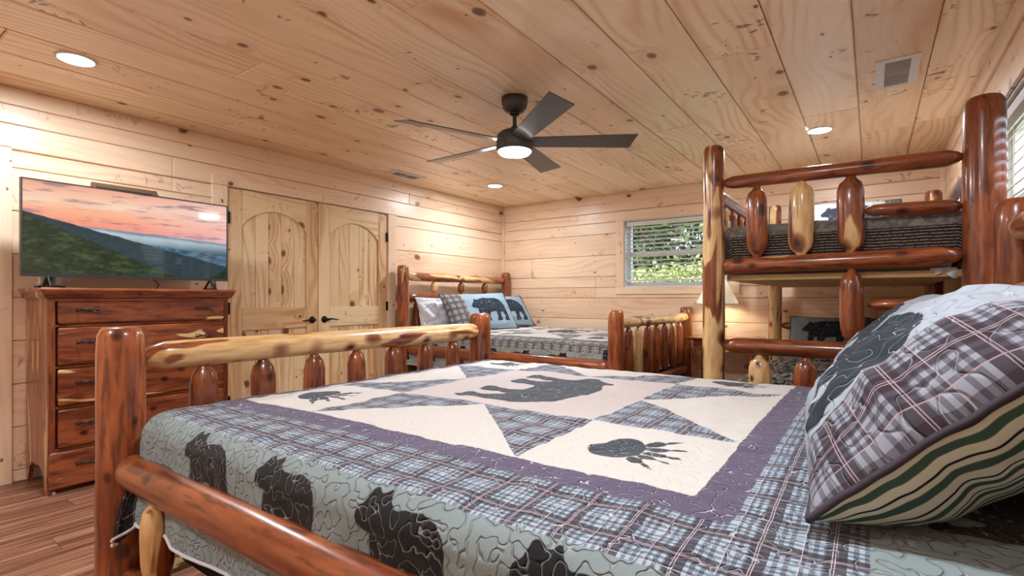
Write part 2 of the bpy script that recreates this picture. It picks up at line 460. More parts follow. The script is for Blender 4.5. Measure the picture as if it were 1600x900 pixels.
# opening lists: (a0,a1,z0,z1)
DOORS = (2.065, 3.757, 0, 2.055)
W1 = (-2.486, -1.264, 1.275, 2.09)       # window in the back wall
W2 = (2.85, 3.80, 1.20, 2.09)            # window in the right wall
def wall_shell(name, axis, fixed, a0, a1, holes, sgn):
    parts = []
    h = sorted(holes); cur = a0
    def bx(s0, s1, z0, z1):
        if s1-s0 < .001 or z1-z0 < .001: return
        if axis == 'x': parts.append(boxvf(((s0+s1)/2, fixed+sgn*(T+WT/2), (z0+z1)/2), (s1-s0, WT, z1-z0)))
        else: parts.append(boxvf((fixed+sgn*(T+WT/2), (s0+s1)/2, (z0+z1)/2), (WT, s1-s0, z1-z0)))
    for q in h:
        bx(cur, q[0], 0, H); bx(q[0], q[1], 0, q[2]); bx(q[0], q[1], q[3], H); cur = q[1]
    bx(cur, a1, 0, H)
    v, f = joined(parts); o = link(name, mesh(name, v, f), M['pine_wall']); o['kind'] = 'structure'; return o
wl_ = wall_shell('wall_left', 'y', XL, YF, YB, [], -1)
wb_ = wall_shell('wall_back', 'x', YB, XL-.14, XR+.14, [W1], 1)
wr_ = wall_shell('wall_right', 'y', XR, YF, YB, [W2], 1)
wf_ = wall_shell('wall_front', 'x', YF, XL-.14, XR+.14, [], -1)
J = [[.55], [.33, .8], [.62], [.2, .7], [.45], [.3, .85], [.6], [.15, .5], [.416], [.75]]
wall_boards(wl_, 'y', XL, YF, YB, [DOORS, (.02, .70, 0, 2.06)], -1, J, 1)
wall_boards(wb_, 'x', YB, XL, XR, [W1], 1, [[.5], [.24], [.8], [.36], [.9], [.3], [.1], [.82], [.5], [.7]], 2)
wall_boards(wr_, 'y', XR, YF, YB, [W2], 1, [[.5], [.7], [.3], [.6], [.36], [.9], [.3], [.1], [.82], [.5]], 3)
wall_boards(wf_, 'x', YF, XL, XR, [], -1, [[.5], [.7], [.3], [.6], [.36], [.9], [.3], [.1], [.82], [.5]], 4)
TT = .018
tn = [0]
def trim(c, s, g, mat=None, parent=None):
    tn[0] += 1
    sx, sy, sz = s
    o = board('trim_%d' % tn[0], None, mat or M['pine_trim'], c, s, g, .003); o['kind'] = 'structure'; return o
cz = 2.387; chh = .106
def trim_flat(axis, a0, a1, fixed, sgn, z0, z1, th=TT, grain='l'):
    """flat trim board on a wall with its face figure drawn the right way round"""
    tn[0] += 1
    if grain == 'l': L_, W_ = a1-a0, z1-z0; R = Matrix.Identity(4)
    else: L_, W_ = z1-z0, a1-a0; R = Matrix.Rotation(PI/2, 4, 'Z')
    me = matmesh(boxmesh(L_, W_, th, .003), M['pine_trim'])
    base = Matrix.Rotation(PI/2, 4, 'X') if axis == 'x' else Matrix.Rotation(PI/2, 4, 'Z') @ Matrix.Rotation(PI/2, 4, 'X')
    c = ((a0+a1)/2, fixed+sgn*th/2, (z0+z1)/2) if axis == 'x' else (fixed+sgn*th/2, (a0+a1)/2, (z0+z1)/2)
    o = link('trim_%d' % tn[0], me, M['pine_trim'], None, Matrix.Translation(c) @ base @ R); o['kind'] = 'structure'; return o
trim_flat('y', YF, 2.4, XL, 1, 2.332, H-.001); trim_flat('y', 2.403, YB, XL, 1, 2.332, H-.001)
trim_flat('x', XL+TT, -1.3, YB, -1, 2.332, H-.001); trim_flat('x', -1.297, XR-TT, YB, -1, 2.332, H-.001)
trim_flat('y', YF, YB, XR, -1, 2.332, H-.001); trim_flat('x', XL+TT, XR-TT, YF, 1, 2.332, H-.001)
trim((XL+.017, YB-.017, 1.165), (.034, .034, 2.33), 'z')
trim((XR-.017, YB-.017, 1.165), (.034, .034, 2.33), 'z')
# casing of the closet doors
trim_flat('y', 1.942, 2.062, XL, 1, 0, 2.06, grain='v'); trim_flat('y', 3.76, 3.875, XL, 1, 0, 2.06, grain='v')
trim_flat('y', 1.942, 2.95, XL, 1, 2.062, 2.14); trim_flat('y', 2.953, 3.875, XL, 1, 2.062, 2.14)
# casing of a doorway just out of frame on the left, with its closed door
trim_flat('y', .70, .78, XL, 1, 0, 2.065, grain='v'); trim_flat('y', -.06, .02, XL, 1, 0, 2.065, grain='v'); trim_flat('y', -.06, .78, XL, 1, 2.068, 2.165)
# casing of back window
w0, w1, wz0, wz1 = W1
trim_flat('x', w0-.105, w0+.004, YB, -1, wz0, wz1, grain='v'); trim_flat('x', w1-.004, w1+.105, YB, -1, wz0, wz1, grain='v')
trim_flat('x', w0-.105, w1+.105, YB, -1, wz1, wz1+.115); trim_flat('x', w0-.105, w1+.105, YB, -1, wz0-.085, wz0)
v0, v1, vz0, vz1 = W2
trim_flat('y', v0-.09, v0, XR, -1, vz0, vz1, grain='v'); trim_flat('y', v1, v1+.09, XR, -1, vz0, vz1, grain='v')
trim_flat('y', v0-.09, v1+.09, XR, -1, vz1, vz1+.10); trim_flat('y', v0-.09, v1+.09, XR, -1, vz0-.085, vz0)

def window(idx, axis, fixed, sgn, a0, a1, z0, z1, label):
    """white vinyl single-hung window set in the wall; local frame x along the wall, y outward"""
    o = bpy.data.objects.new('window_%d' % idx, None); C.objects.link(o); o['kind'] = 'structure'
    if axis == 'x': o.location = ((a0+a1)/2, fixed, z0)
    else: o.location = (fixed, (a0+a1)/2, z0); o.rotation_euler = (0, 0, -PI/2 if sgn > 0 else PI/2)
    W = a1-a0; Hh = z1-z0; D = WT+T
    vv = [boxvf((-W/2+.006, D/2, Hh/2), (.012, D, Hh)), boxvf((W/2-.006, D/2, Hh/2), (.012, D, Hh)), boxvf((0, D/2, Hh-.006), (W-.024, D, .012)), boxvf((0, D/2, .006), (W-.024, D, .012))]
    link('jamb', mesh('jamb', *joined(vv)), M['vinyl'], o)
    fy = .115; fw = .045
    fr = [boxvf((-W/2+.012+fw/2, fy, Hh/2), (fw, .05, Hh-.024)), boxvf((W/2-.012-fw/2, fy, Hh/2), (fw, .05, Hh-.024)), boxvf((0, fy, Hh-.012-fw/2), (W-.024-2*fw, .05, fw)), boxvf((0, fy, .012+fw/2), (W-.024-2*fw, .05, fw))]
    link('window_frame', mesh('window_frame', *joined(fr)), M['vinyl'], o)
    link('meeting_rail', mesh('meeting_rail', *boxvf((0, fy-.004, Hh*.50), (W-.024-2*fw, .046, .055))), M['vinyl'], o)
    link('pane', mesh('pane', *boxvf((0, fy+.012, Hh*.75), (W-.13, .004, Hh*.5-.07))), M['glass'], o)
    link('pane', mesh('pane', *boxvf((0, fy, Hh*.25), (W-.13, .004, Hh*.5-.07))), M['glass'], o)
    return o
window(1, 'x', YB, 1, *W1, None); window(2, 'y', XR, 1, *W2, None)
def blind(loc, rz, W, Hh, tilt, label, pitch=.05):
    b = thing('window_blind', label, 'blind', loc, rz)
    link('head_rail', mesh('head_rail', *boxvf((0, .03, Hh-.03), (W, .05, .05))), M['blind'], b)
    n = int((Hh-.10)/pitch); R = Matrix.Rotation(tilt, 4, 'X')
    me = mesh('slat', *boxvf((0, 0, 0), (W, .048, .003))); me.materials.append(M['blind'])
    for k in range(n):
        link('slat', me, M['blind'], b, Matrix.Translation((0, .03, Hh-.08-k*pitch)) @ R)
    zb = Hh-.08-n*pitch+.01
    link('bottom_rail', mesh('bottom_rail', *boxvf((0, .03, zb), (W, .05, .022))), M['blind'], b)
    for s in (-1, 0, 1):
        for dy in (0, .048): link('ladder_cord', mesh('ladder_cord', *tube([(s*W*.34, .006+dy, zb), (s*W*.34, .006+dy, Hh-.03)], .0012, 5)), M['blind'], b)
    return b
blind(((w0+w1)/2, YB+.012, wz0+.014), 0, w1-w0-.05, wz1-wz0-.028, math.radians(-9), 'open white slatted blind in the back wall window with foliage behind it')
blind((XR+.012, (v0+v1)/2, vz0+.014), -PI/2, v1-v0-.05, vz1-vz0-.028, math.radians(52), 'tilted-shut white slatted blind in the right wall window beside the bunk post')

# ------------------------------------------------------------------ closet doors
def closet_door(idx, y0, y1, knob_side):
    W = y1-y0-.004; Ht = 2.045
    o = bpy.data.objects.new('door_%d' % idx, None); C.objects.link(o); o['kind'] = 'structure'
    o.location = (XL-T, (y0+y1)/2, .006); o.rotation_euler = (0, 0, PI/2)   # local x = world y, local -y = room
    pm = M['pine_door']
    def flatb(name, x0, x1, z0, z1, yf, th, vert=True, parent=o):   # front face at local y = -yf
        L_, W_ = (z1-z0, x1-x0) if vert else (x1-x0, z1-z0)
        me = matmesh(boxmesh(L_, W_, th, .003), pm)
        R = Matrix.Rotation(PI/2, 4, 'X') @ (Matrix.Rotation(PI/2, 4, 'Z') if vert else Matrix.Identity(4))
        return link(name, me, pm, parent, Matrix.Translation(((x0+x1)/2, -(yf-th/2), (z0+z1)/2)) @ R)
    sw = .118; F = .022
    flatb('stile', -W/2, -W/2+sw, 0, Ht, F, .036); flatb('stile', W/2-sw, W/2, 0, Ht, F, .036)
    flatb('rail', -W/2+sw+.001, W/2-sw-.001, .0, .22, F-.001, .034, False)
    flatb('rail', -W/2+sw+.001, W/2-sw-.001, .86, 1.05, F-.001, .034, False)
    # arched top rail
    xa, xb = -W/2+sw+.001, W/2-sw-.001; nseg = 16; pts = []
    zlow = Ht-.30; rise = .155; xm = (xa+xb)/2; hw = (xb-xa)/2
    for i in range(nseg+1):
        x_ = xa+(xb-xa)*i/nseg; u = (x_-xm)/hw; pts.append((x_, zlow+rise*(1-u*u)**.8 if abs(u) < 1 else zlow))
    # keep local x along the rail and y up so the figure runs along it
    vs = []; fs = []
    for zf in (F-.001, F-.035):
        for x_, z_ in pts: vs.append((x_, z_, zf))
        for x_, z_ in pts: vs.append((x_, Ht, zf))
    n1 = nseg+1
    for i in range(nseg):
        fs.append((i, i+1, n1+i+1, n1+i)); b_ = 2*n1
        fs.append((b_+i, b_+n1+i, b_+n1+i+1, b_+i+1)); fs.append((i, b_+i, b_+i+1, i+1))
    me = mesh('arched_rail', vs, fs)
    link('arched_rail', me, pm, o, Matrix.Rotation(PI/2, 4, 'X'))
    # bead strip under the arch, then grooved planks
    npk = 5; pw = (xb-xa)/npk
    for (z0, z1) in ((.22, .86), (1.05, None)):
        for k in range(npk):
            a = xa+k*pw; b = a+pw
            zt = z1 if z1 else Ht-.12
            flatb('plank', a+.0012, b-.0012, z0, zt, F-.014, .014)
    tb = tube([(x_, -(F-.010), z_+.0) for x_, z_ in pts], .005, 6)
    link('bead', mesh('bead', *joined([tb]), True), pm, o)
    # lever handle
    s = knob_side; kx = s*(W/2-.062); kz = .93
    hd = bpy.data.objects.new('lever_handle', None)
    prof = [(.033, 0), (.033, .006), (.026, .012), (.016, .016), (.013, .05)]
    v1_, f1_ = lathe(prof, 20); v1_ = [(kx+p[0], -(F+p[2]), kz+p[1]) for p in v1_]
    lv = tube([(kx, -(F+.045), kz), (kx-s*.02, -(F+.052), kz+.003), (kx-s*.06, -(F+.05), kz+.004), (kx-s*.10, -(F+.05), kz-.006), (kx-s*.128, -(F+.052), kz-.002)], [.011, .011, .008, .006, .004], 8)
    hm = mesh('lever_handle', *joined([(v1_, f1_), lv]), True); h_ = link('lever_handle', hm, M['nailhead'], o)
    for z_ in (.28, 1.05, 1.80):
        link('hinge', mesh('hinge', *joined([boxvf((-s*(W/2-.001), -(F+.006), z_), (.030, .012, .095)), tube([(-s*(W/2), -(F+.010), z_-.05), (-s*(W/2), -(F+.010), z_+.05)], .006, 8)])), M['nailhead'], o)
    return o
closet_door(1, 2.065, 2.906, 1); closet_door(2, 2.910, 3.757, -1)
d3 = slab('door_3', (XL+.0, .36, 1.03), (.03, .67, 2.05), M['pine_door'])

# ------------------------------------------------------------------ ceiling things
def downlight(x, y, label):
    t = thing('recessed_light', label, 'ceiling light', (x, y, H), 0)
    v, f = lathe([(.092, 0.0), (.092, -.006), (.088, -.009), (.082, -.009), (.078, -.006)], 32)
    link('trim_ring', mesh('trim_ring', v, f[:-2], True), M['white'], t)
    v, f = lathe([(.080, -.001), (.080, -.0065), (.06, -.007)], 32)
    link('light_disc', mesh('light_disc', v, f), M['led'], t)
    L = bpy.data.lights.new('downlight', 'AREA'); L.shape = 'DISK'; L.size = .16; L.energy = DOWN_W; L.color = LCOL
    lo = bpy.data.objects.new('downlight_lamp', L); C.objects.link(lo); lo.location = (x, y, H-.014)
names = ['large round recessed light over the dresser at the left of the ceiling', 'small round recessed light beyond the fan near the far bed',
         'round recessed light in the ceiling over the bunk bed', 'round recessed light above the near quilt, outside the frame', 'added recessed fill light behind the viewer, unseen']
for (x, y), nm in zip(DOWN, names): downlight(x, y, nm)

def vent(loc, rz, sx, sy, label, closed):
    t = thing('air_vent', label, 'vent', loc, rz)
    b = .5*(sx-.0); ww = .042
    parts = [boxvf((-sx/2+ww/2, 0, -.004), (ww, sy, .008)), boxvf((sx/2-ww/2, 0, -.004), (ww, sy, .008)), boxvf((0, -sy/2+ww/2, -.004), (sx-2*ww, ww, .008)), boxvf((0, sy/2-ww/2, -.004), (sx-2*ww, ww, .008)), boxvf((0, 0, -.004), (sx-2*ww, .012, .008))]
    link('vent_frame', mesh('vent_frame', *joined(parts)), M['white'], t)
    link('duct_shade', mesh('duct_shade', *boxvf((0, 0, -.0006), (sx-2*ww, sy-2*ww, .001))), M['dark'], t)  # flat black sheet, painted shade of the opening behind the louvres
    n = max(5, int((sy-2*ww)/.016)); R = Matrix.Rotation(math.radians(40), 4, 'X')
    me = mesh('louvre', *boxvf((0, 0, 0), (sx-2*ww, .011, .0012))); me.materials.append(M['white'])
    for k in range(n):
        yy = -sy/2+ww+(k+.5)*(sy-2*ww)/n
        if abs(yy) < .008: continue
        tilt = math.radians(62) if yy < 0 else math.radians(12)
        link('louvre', me, None, t, Matrix.Translation((0, yy, -.0065)) @ Matrix.Rotation(tilt, 4, 'X'))
vent((.118, 3.67, H), 0, .20, .47, 'white louvred vent in the ceiling above the bunk bed', 0)
vent((-4.02, 3.74, H), 0, .20, .40, 'white louvred vent in the ceiling above the closet doors', 0)

# ceiling fan
fx, fy = -1.895, 2.71
fan = thing('ceiling_fan', 'graphite five-blade ceiling fan with a round light', 'ceiling fan', (fx, fy, H))
v, f = lathe([(.085, 0), (.085, -.03), (.078, -.062), (.060, -.088), (.050, -.094)], 36); link('canopy', mesh('canopy', v, f, True), M['fan_grey'], fan)
v, f = lathe([(.034, -.094), (.036, -.104), (.022, -.116)], 24); link('hanger_ball', mesh('ball', v, f, True), M['black'], fan)
v, f = lathe([(.0135, -.08), (.0135, -.205)], 16); link('downrod', mesh('downrod', v, f, True), M['fan_grey'], fan)
v, f = lathe([(.024, -.188), (.030, -.205), (.034, -.218)], 24); link('collar', mesh('collar', v, f, True), M['fan_grey'], fan)
v, f = lathe([(.036, -.214), (.090, -.222), (.112, -.240), (.118, -.262), (.118, -.335), (.110, -.345)], 40); link('motor_housing', mesh('motor', v, f, True), M['fan_grey'], fan)
v, f = lathe([(.108, -.343), (.108, -.352), (.094, -.366), (.06, -.374), (.02, -.377)], 40); link('light_lens', mesh('lens', v, f, True), M['fanlight'], fan)
def blade_mesh():
    vs = []; fs = []; n = 14
    for zz in (0, -.007):
        for i in range(n+1):
            t = i/n; x = .095+.685*t; wv = .058+.022*t
            cut = 0
            for s in (-1, 1):
                xx = x - (.030*(s > 0) if i == n else 0)
                vs.append((xx, s*wv, zz+.0))
    m = 2*(n+1)
    for i in range(n):
        a = 2*i; fs.append((a, a+2, a+3, a+1)); fs.append((m+a, m+a+1, m+a+3, m+a+2))
        fs.append((a, m+a, m+a+2, a+2)); fs.append((a+1, a+3, m+a+3, m+a+1))
    fs.append((0, 1, m+1, m)); e = 2*n; fs.append((e, m+e, m+e+1, e+1))
    return mesh('blade', vs, fs)
bm_ = blade_mesh(); bm_.materials.append(M['blade'])
for k, a in enumerate([-2, 68, 142, 212, 288]):
    ang = math.radians(35.26+a)
    link('blade', bm_, None, fan, Matrix.Rotation(ang, 4, 'Z') @ Matrix.Translation((0, 0, -.283)) @ Matrix.Rotation(math.radians(-13), 4, 'X'))
L = bpy.data.lights.new('fan_lamp', 'AREA'); L.shape = 'DISK'; L.size = .18; L.energy = FAN_W; L.color = LCOL
lo = bpy.data.objects.new('fan_lamp', L); C.objects.link(lo); lo.location = (fx, fy, H-.382)

# ------------------------------------------------------------------ fabric patterns: signed distances kept on the mesh, thresholded in the shader
def poly_sd(px, py, poly):
    """signed distance, negative inside"""
    d = np.full(px.shape, 1e9); inside = np.zeros(px.shape, bool); n = len(poly)
    for i in range(n):
        ax, ay = poly[i]; bx, by = poly[(i+1) % n]
        ex, ey = bx-ax, by-ay; wx, wy = px-ax, py-ay
        t = np.clip((wx*ex+wy*ey)/(ex*ex+ey*ey+1e-12), 0, 1)
        d = np.minimum(d, (wx-ex*t)**2+(wy-ey*t)**2)
        c = ((ay > py) != (by > py)) & (px < (bx-ax)*(py-ay)/((by-ay) if by != ay else 1e-9)+ax)
        inside ^= c
    d = np.sqrt(d); return np.where(inside, -d, d)
BEAR = [(0, .47), (.02, .54), (.08, .60), (.105, .66), (.125, .725), (.16, .72), (.185, .675), (.27, .70), (.36, .745), (.46, .755), (.58, .74), (.72, .735), (.84, .69), (.93, .60), (.985, .47), (1.0, .33), (.985, .18), (1.0, .05), (.985, 0), (.86, 0), (.845, .04), (.885, .15), (.83, .27), (.79, .28), (.755, .16), (.765, .04), (.75, 0), (.625, 0), (.61, .04), (.65, .13), (.635, .285), (.50, .275), (.455, .26), (.42, .14), (.43, .03), (.41, 0), (.285, 0), (.275, .04), (.31, .13), (.295, .30), (.255, .27), (.225, .13), (.235, .03), (.22, 0), (.10, 0), (.085, .04), (.125, .13), (.135, .31), (.14, .40), (.08, .42), (.02, .43)]
BEAR2 = [(0, .50), (.0, .57), (.07, .63), (.09, .69), (.10, .745), (.135, .77), (.175, .745), (.20, .72), (.25, .725), (.27, .765), (.31, .77), (.335, .72), (.36, .67), (.42, .635), (.52, .65), (.70, .665), (.86, .63), (.96, .54), (1.0, .40), (1.0, .2), (1.0, 0), (.86, 0), (.84, .05), (.87, .12), (.80, .25), (.77, .12), (.77, 0), (.64, 0), (.62, .05), (.65, .13), (.60, .26), (.50, .24), (.46, .12), (.47, 0), (.33, 0), (.31, .05), (.35, .14), (.31, .24), (.28, .10), (.28, 0), (.17, 0), (.15, .05), (.20, .14), (.18, .30), (.17, .42), (.10, .44), (.03, .44)]
def bear_sd(u, v, cx, cy, w, h, flip=False, P=None):
    """u right, v up, bear faces left, centred on (cx,cy)"""
    x = (u-cx)/w+.5; y = (v-cy)/h*.755+.3775
    if flip: x = 1-x
    k = min(w, h/.755)
    m = (np.abs(x-.5) < .8) & (np.abs(y-.38) < .75)
    out = np.full(u.shape, 1.0); out[m] = poly_sd(x[m], y[m], P or BEAR)*k; return np.minimum(out, .2)
def ell_sd(u, v, cx, cy, a, b, ang=0):
    c, s = math.cos(ang), math.sin(ang); x = (u-cx)*c+(v-cy)*s; y = -(u-cx)*s+(v-cy)*c
    return (np.sqrt((x/a)**2+(y/b)**2)-1)*min(a, b)
def paw_sd(u, v, cx, cy, k):
    """toes toward +v"""
    d = ell_sd(u, v, cx, cy+.01*k, .42*k, .28*k)
    d = np.minimum(d, ell_sd(u, v, cx+.12*k, cy-.16*k, .26*k, .22*k, .5))
    for i in range(5):
        a = math.radians(-40+20*i); tx = cx+math.sin(a)*.58*k; ty = cy-.02*k+math.cos(a)*.46*k
        d = np.minimum(d, ell_sd(u, v, tx, ty, .078*k, .14*k, -a))
        qx = cx+math.sin(a)*.80*k; qy = cy-.02*k+math.cos(a)*.70*k
        d = np.minimum(d, ell_sd(u, v, qx, qy, .034*k, .115*k, -a))
    return d
def rect_sd(x, y, x0, x1, y0, y1):
    dx = np.maximum(x0-x, x-x1); dy = np.maximum(y0-y, y-y1)
    return np.maximum(dx, dy)
def set_attr(me, name, arr, typ='FLOAT'):
    a = me.attributes.new(name, typ, 'POINT')
    if typ == 'FLOAT': a.data.foreach_set('value', np.asarray(arr, np.float32).ravel())
    else: a.data.foreach_set('vector', np.asarray(arr, np.float32).ravel())
def grid_mesh(name, P, attrs):
    n, m, _ = P.shape; me = bpy.data.meshes.new(name)
    idx = np.arange(n*m).reshape(n, m)
    q = np.stack([idx[:-1, :-1], idx[1:, :-1], idx[1:, 1:], idx[:-1, 1:]], -1).reshape(-1, 4)
    me.vertices.add(n*m); me.vertices.foreach_set('co', P.reshape(-1).astype(np.float32))
    me.loops.add(q.size); me.loops.foreach_set('vertex_index', q.ravel().astype(np.int32))
    me.polygons.add(len(q)); me.polygons.foreach_set('loop_start', np.arange(0, q.size, 4, dtype=np.int32))
    try: me.polygons.foreach_set('loop_total', np.full(len(q), 4, np.int32))
    except Exception: pass
    me.update(calc_edges=True); me.validate()
    for k, v in attrs.items():
        set_attr(me, k, v, 'FLOAT_VECTOR' if v.ndim == 3 else 'FLOAT')
    me.shade_smooth(); return me

def plaid(n, cloth, period, light, mid, dark, line):
    x, y, z = n.sep(cloth)
    def band(t):
        fr = n.m_('FRACT', n.mul(t, 1/period))
        L, Md, D = (.85,)*3+(1,), (.45,)*3+(1,), (.0,)*3+(1,)
        st = [(0, D), (.20, Md), (.23, L), (.30, Md), (.37, L), (.44, Md), (.50, L), (.64, Md), (.71, L), (.78, Md), (.85, L), (.92, D), (1, D)]
        a = n.ramp(fr, st, 'CONSTANT')
        ln = n.ramp(fr, [(0, D), (.055, D), (.065, (1,)*4), (.080, D), (.105, (1,)*4), (.12, D), (.50, (1,)*4), (.512, D)], 'CONSTANT')
        return a, ln
    ax, lx = band(x); ay, ly = band(y)
    s = n.mul(n.add(ax, ay), .5)
    dm = lambda k: tuple(a*(1-k)+b*k for a, b in zip(dark, mid))
    c = n.ramp(s, [(0, dark), (.24, dm(.15)), (.44, dm(.45)), (.60, mid), (.85, light)])
    return n.mix(n.mul(n.m_('MAXIMUM', lx, ly), .75), c, line)
def stitch(n, cloth, scale, width):
    """wandering quilting line = level curves of a smooth noise"""
    q = n.noise(cloth, scale, 0, 0); q2 = n.noise(n.vadd(cloth, (7.3, 2.1, 0)), scale*1.7, 0, 0)
    e = n.m_('ABSOLUTE', n.sub(n.add(q, n.mul(n.sub(q2, .5), .35)), .5))
    return n.sub(1.0, n.step(e, width*.6, width)), n.step(e, 0, .07)

def quilt_mat(name, pal, period=.094, st_scale=33, st_w=.013):
    n = N(name); cl = n.attr('cloth', 'Vector')
    jit = n.noise(cl, 60, 1, .5, out=0); j = n.mul(n.sub(jit, .5), .006)
    def inside(a, w=.0015): return n.sub(1.0, n.step(n.add(n.attr(a), j), -w, w))
    line, puff = stitch(n, cl, st_scale, st_w)
    pl = plaid(n, cl, period, pal['pl_l'], pal['pl_m'], pal['pl_d'], pal['pl_n'])
    pl2 = plaid(n, n.vmul(cl, (1.9, 1.9, 1)), period, pal['pl_l'], pal['pl_m'], pal['pl_d'], pal['pl_n'])
    thread = pal['thread']
    base = n.mix(n.mul(line, .35), pal['border'], thread)
    base = n.mix(inside('s_bears'), base, n.mix(n.mul(line, .45), pal['bear'], thread))
    base = n.mix(inside('s_plaid'), base, n.mix(n.mul(line, .55), pl, thread))
    base = n.mix(inside('s_purple'), base, n.mix(n.mul(line, .7), pal['purple'], thread))
    wh = n.mix(inside('s_centre'), pal['white'], pal['white2'])
    base = n.mix(inside('s_panel'), base, wh)
    base = n.mix(inside('s_star'), base, n.mix(n.mul(line, .25), pl, thread))
    base = n.mix(inside('s_dark'), base, n.mix(n.mul(line, .6), pal['dark'], thread))
    q1, q2, q3 = n.sep(cl)
    gl = n.m_('MAXIMUM', n.step(n.m_('FRACT', n.mul(q1, 14)), .93, .96), n.step(n.m_('FRACT', n.mul(q2, 14)), .93, .96))
    base = n.mix(inside('s_corner'), base, n.mix(n.mul(gl, .4), srgb(34, 34, 40), thread))
    fineb = n.noise(cl, 240, 2)
    flatw = n.mul(n.mul(inside('s_panel'), n.sub(1.0, inside('s_dark'))), .86)
    n.bump(n.add(n.mul(puff, n.sub(1.0, flatw)), n.mul(fineb, .08)), .8, .008)
    n.b.inputs['Sheen Weight'].default_value = .15
    return n.done(base, .85, spec=.25)
PAL = dict(pl_l=srgb(162, 182, 196), pl_m=srgb(94, 106, 120), pl_d=srgb(50, 40, 52), pl_n=srgb(206, 192, 200), thread=srgb(206, 208, 216), border=srgb(134, 150, 152), bear=srgb(22, 24, 27),
           purple=srgb(88, 80, 106), white=srgb(206, 203, 197), white2=srgb(200, 191, 189), dark=srgb(50, 62, 72))
PALF = dict(PAL); PALF.update(pl_l=srgb(180, 180, 172), pl_m=srgb(104, 102, 98), pl_d=srgb(40, 36, 38), purple=srgb(84, 84, 98), border=srgb(150, 158, 152))
M['quilt'] = quilt_mat('patchwork_quilt', PAL); M['quilt_far'] = quilt_mat('patchwork_quilt_far', PALF, st_scale=16)

def drape(a, b, L, W, rho, flare, bias=0., ztop=0., crown=.02, fold=.012, seed=1, foot=True):
    """cloth coordinates (a along, b across) -> position on a mattress top L x W (b centred), with hanging sides and foot corner"""
    da = np.maximum(a-L, 0) if foot else np.zeros_like(a); db = np.maximum(np.abs(b)-W/2, 0); sg = np.sign(b)
    r = np.hypot(da, db); phi = np.arctan2(db, da+1e-9)
    bt = (da > 0) & (db > 0); r = np.where(bt, r*np.maximum(np.cos(phi), np.sin(phi))*(1+.16*np.sin(2*phi)), r)
    arc = np.minimum(r/rho, PI/2); out = rho*np.sin(arc); drop = rho*(1-np.cos(arc))+np.maximum(r-rho*PI/2, 0)
    hang = np.maximum(r-rho*PI/2, 0)
    cx = np.cos(phi); cy = np.sin(phi); corner = np.sin(2*phi)
    both = (da > 0) & (db > 0)
    corner = np.where(both, corner, 0)
    wav = np.sin(a*23+2*np.sin(a*5))*fold*np.clip(hang/.15, 0, 1)*(db > 0)
    px = np.minimum(a, L)+np.where(r > 0, (out+flare*.3*hang)*cx*(1-bias*corner), 0)
    oy = (out+flare*hang+wav)*cy+corner*hang*bias*.55
    py = sg*np.minimum(np.abs(b), W/2)+sg*np.where(r > 0, oy, 0)
    inn = (1-np.clip(np.abs(b)/(W/2), 0, 1)**3)*(1-np.clip(np.maximum(a-L*.5, 0)/(L*.5), 0, 1)**4)
    puck = vnoise(a*26, b*26, seed)*.006+vnoise(a*9, b*9, seed+1)*.007
    pz = ztop-drop+crown*inn+puck*np.where(hang > .01, .3, 1)
    py = py+sg*np.where(hang > .01, puck, 0)
    return np.stack([px, py, pz], -1)

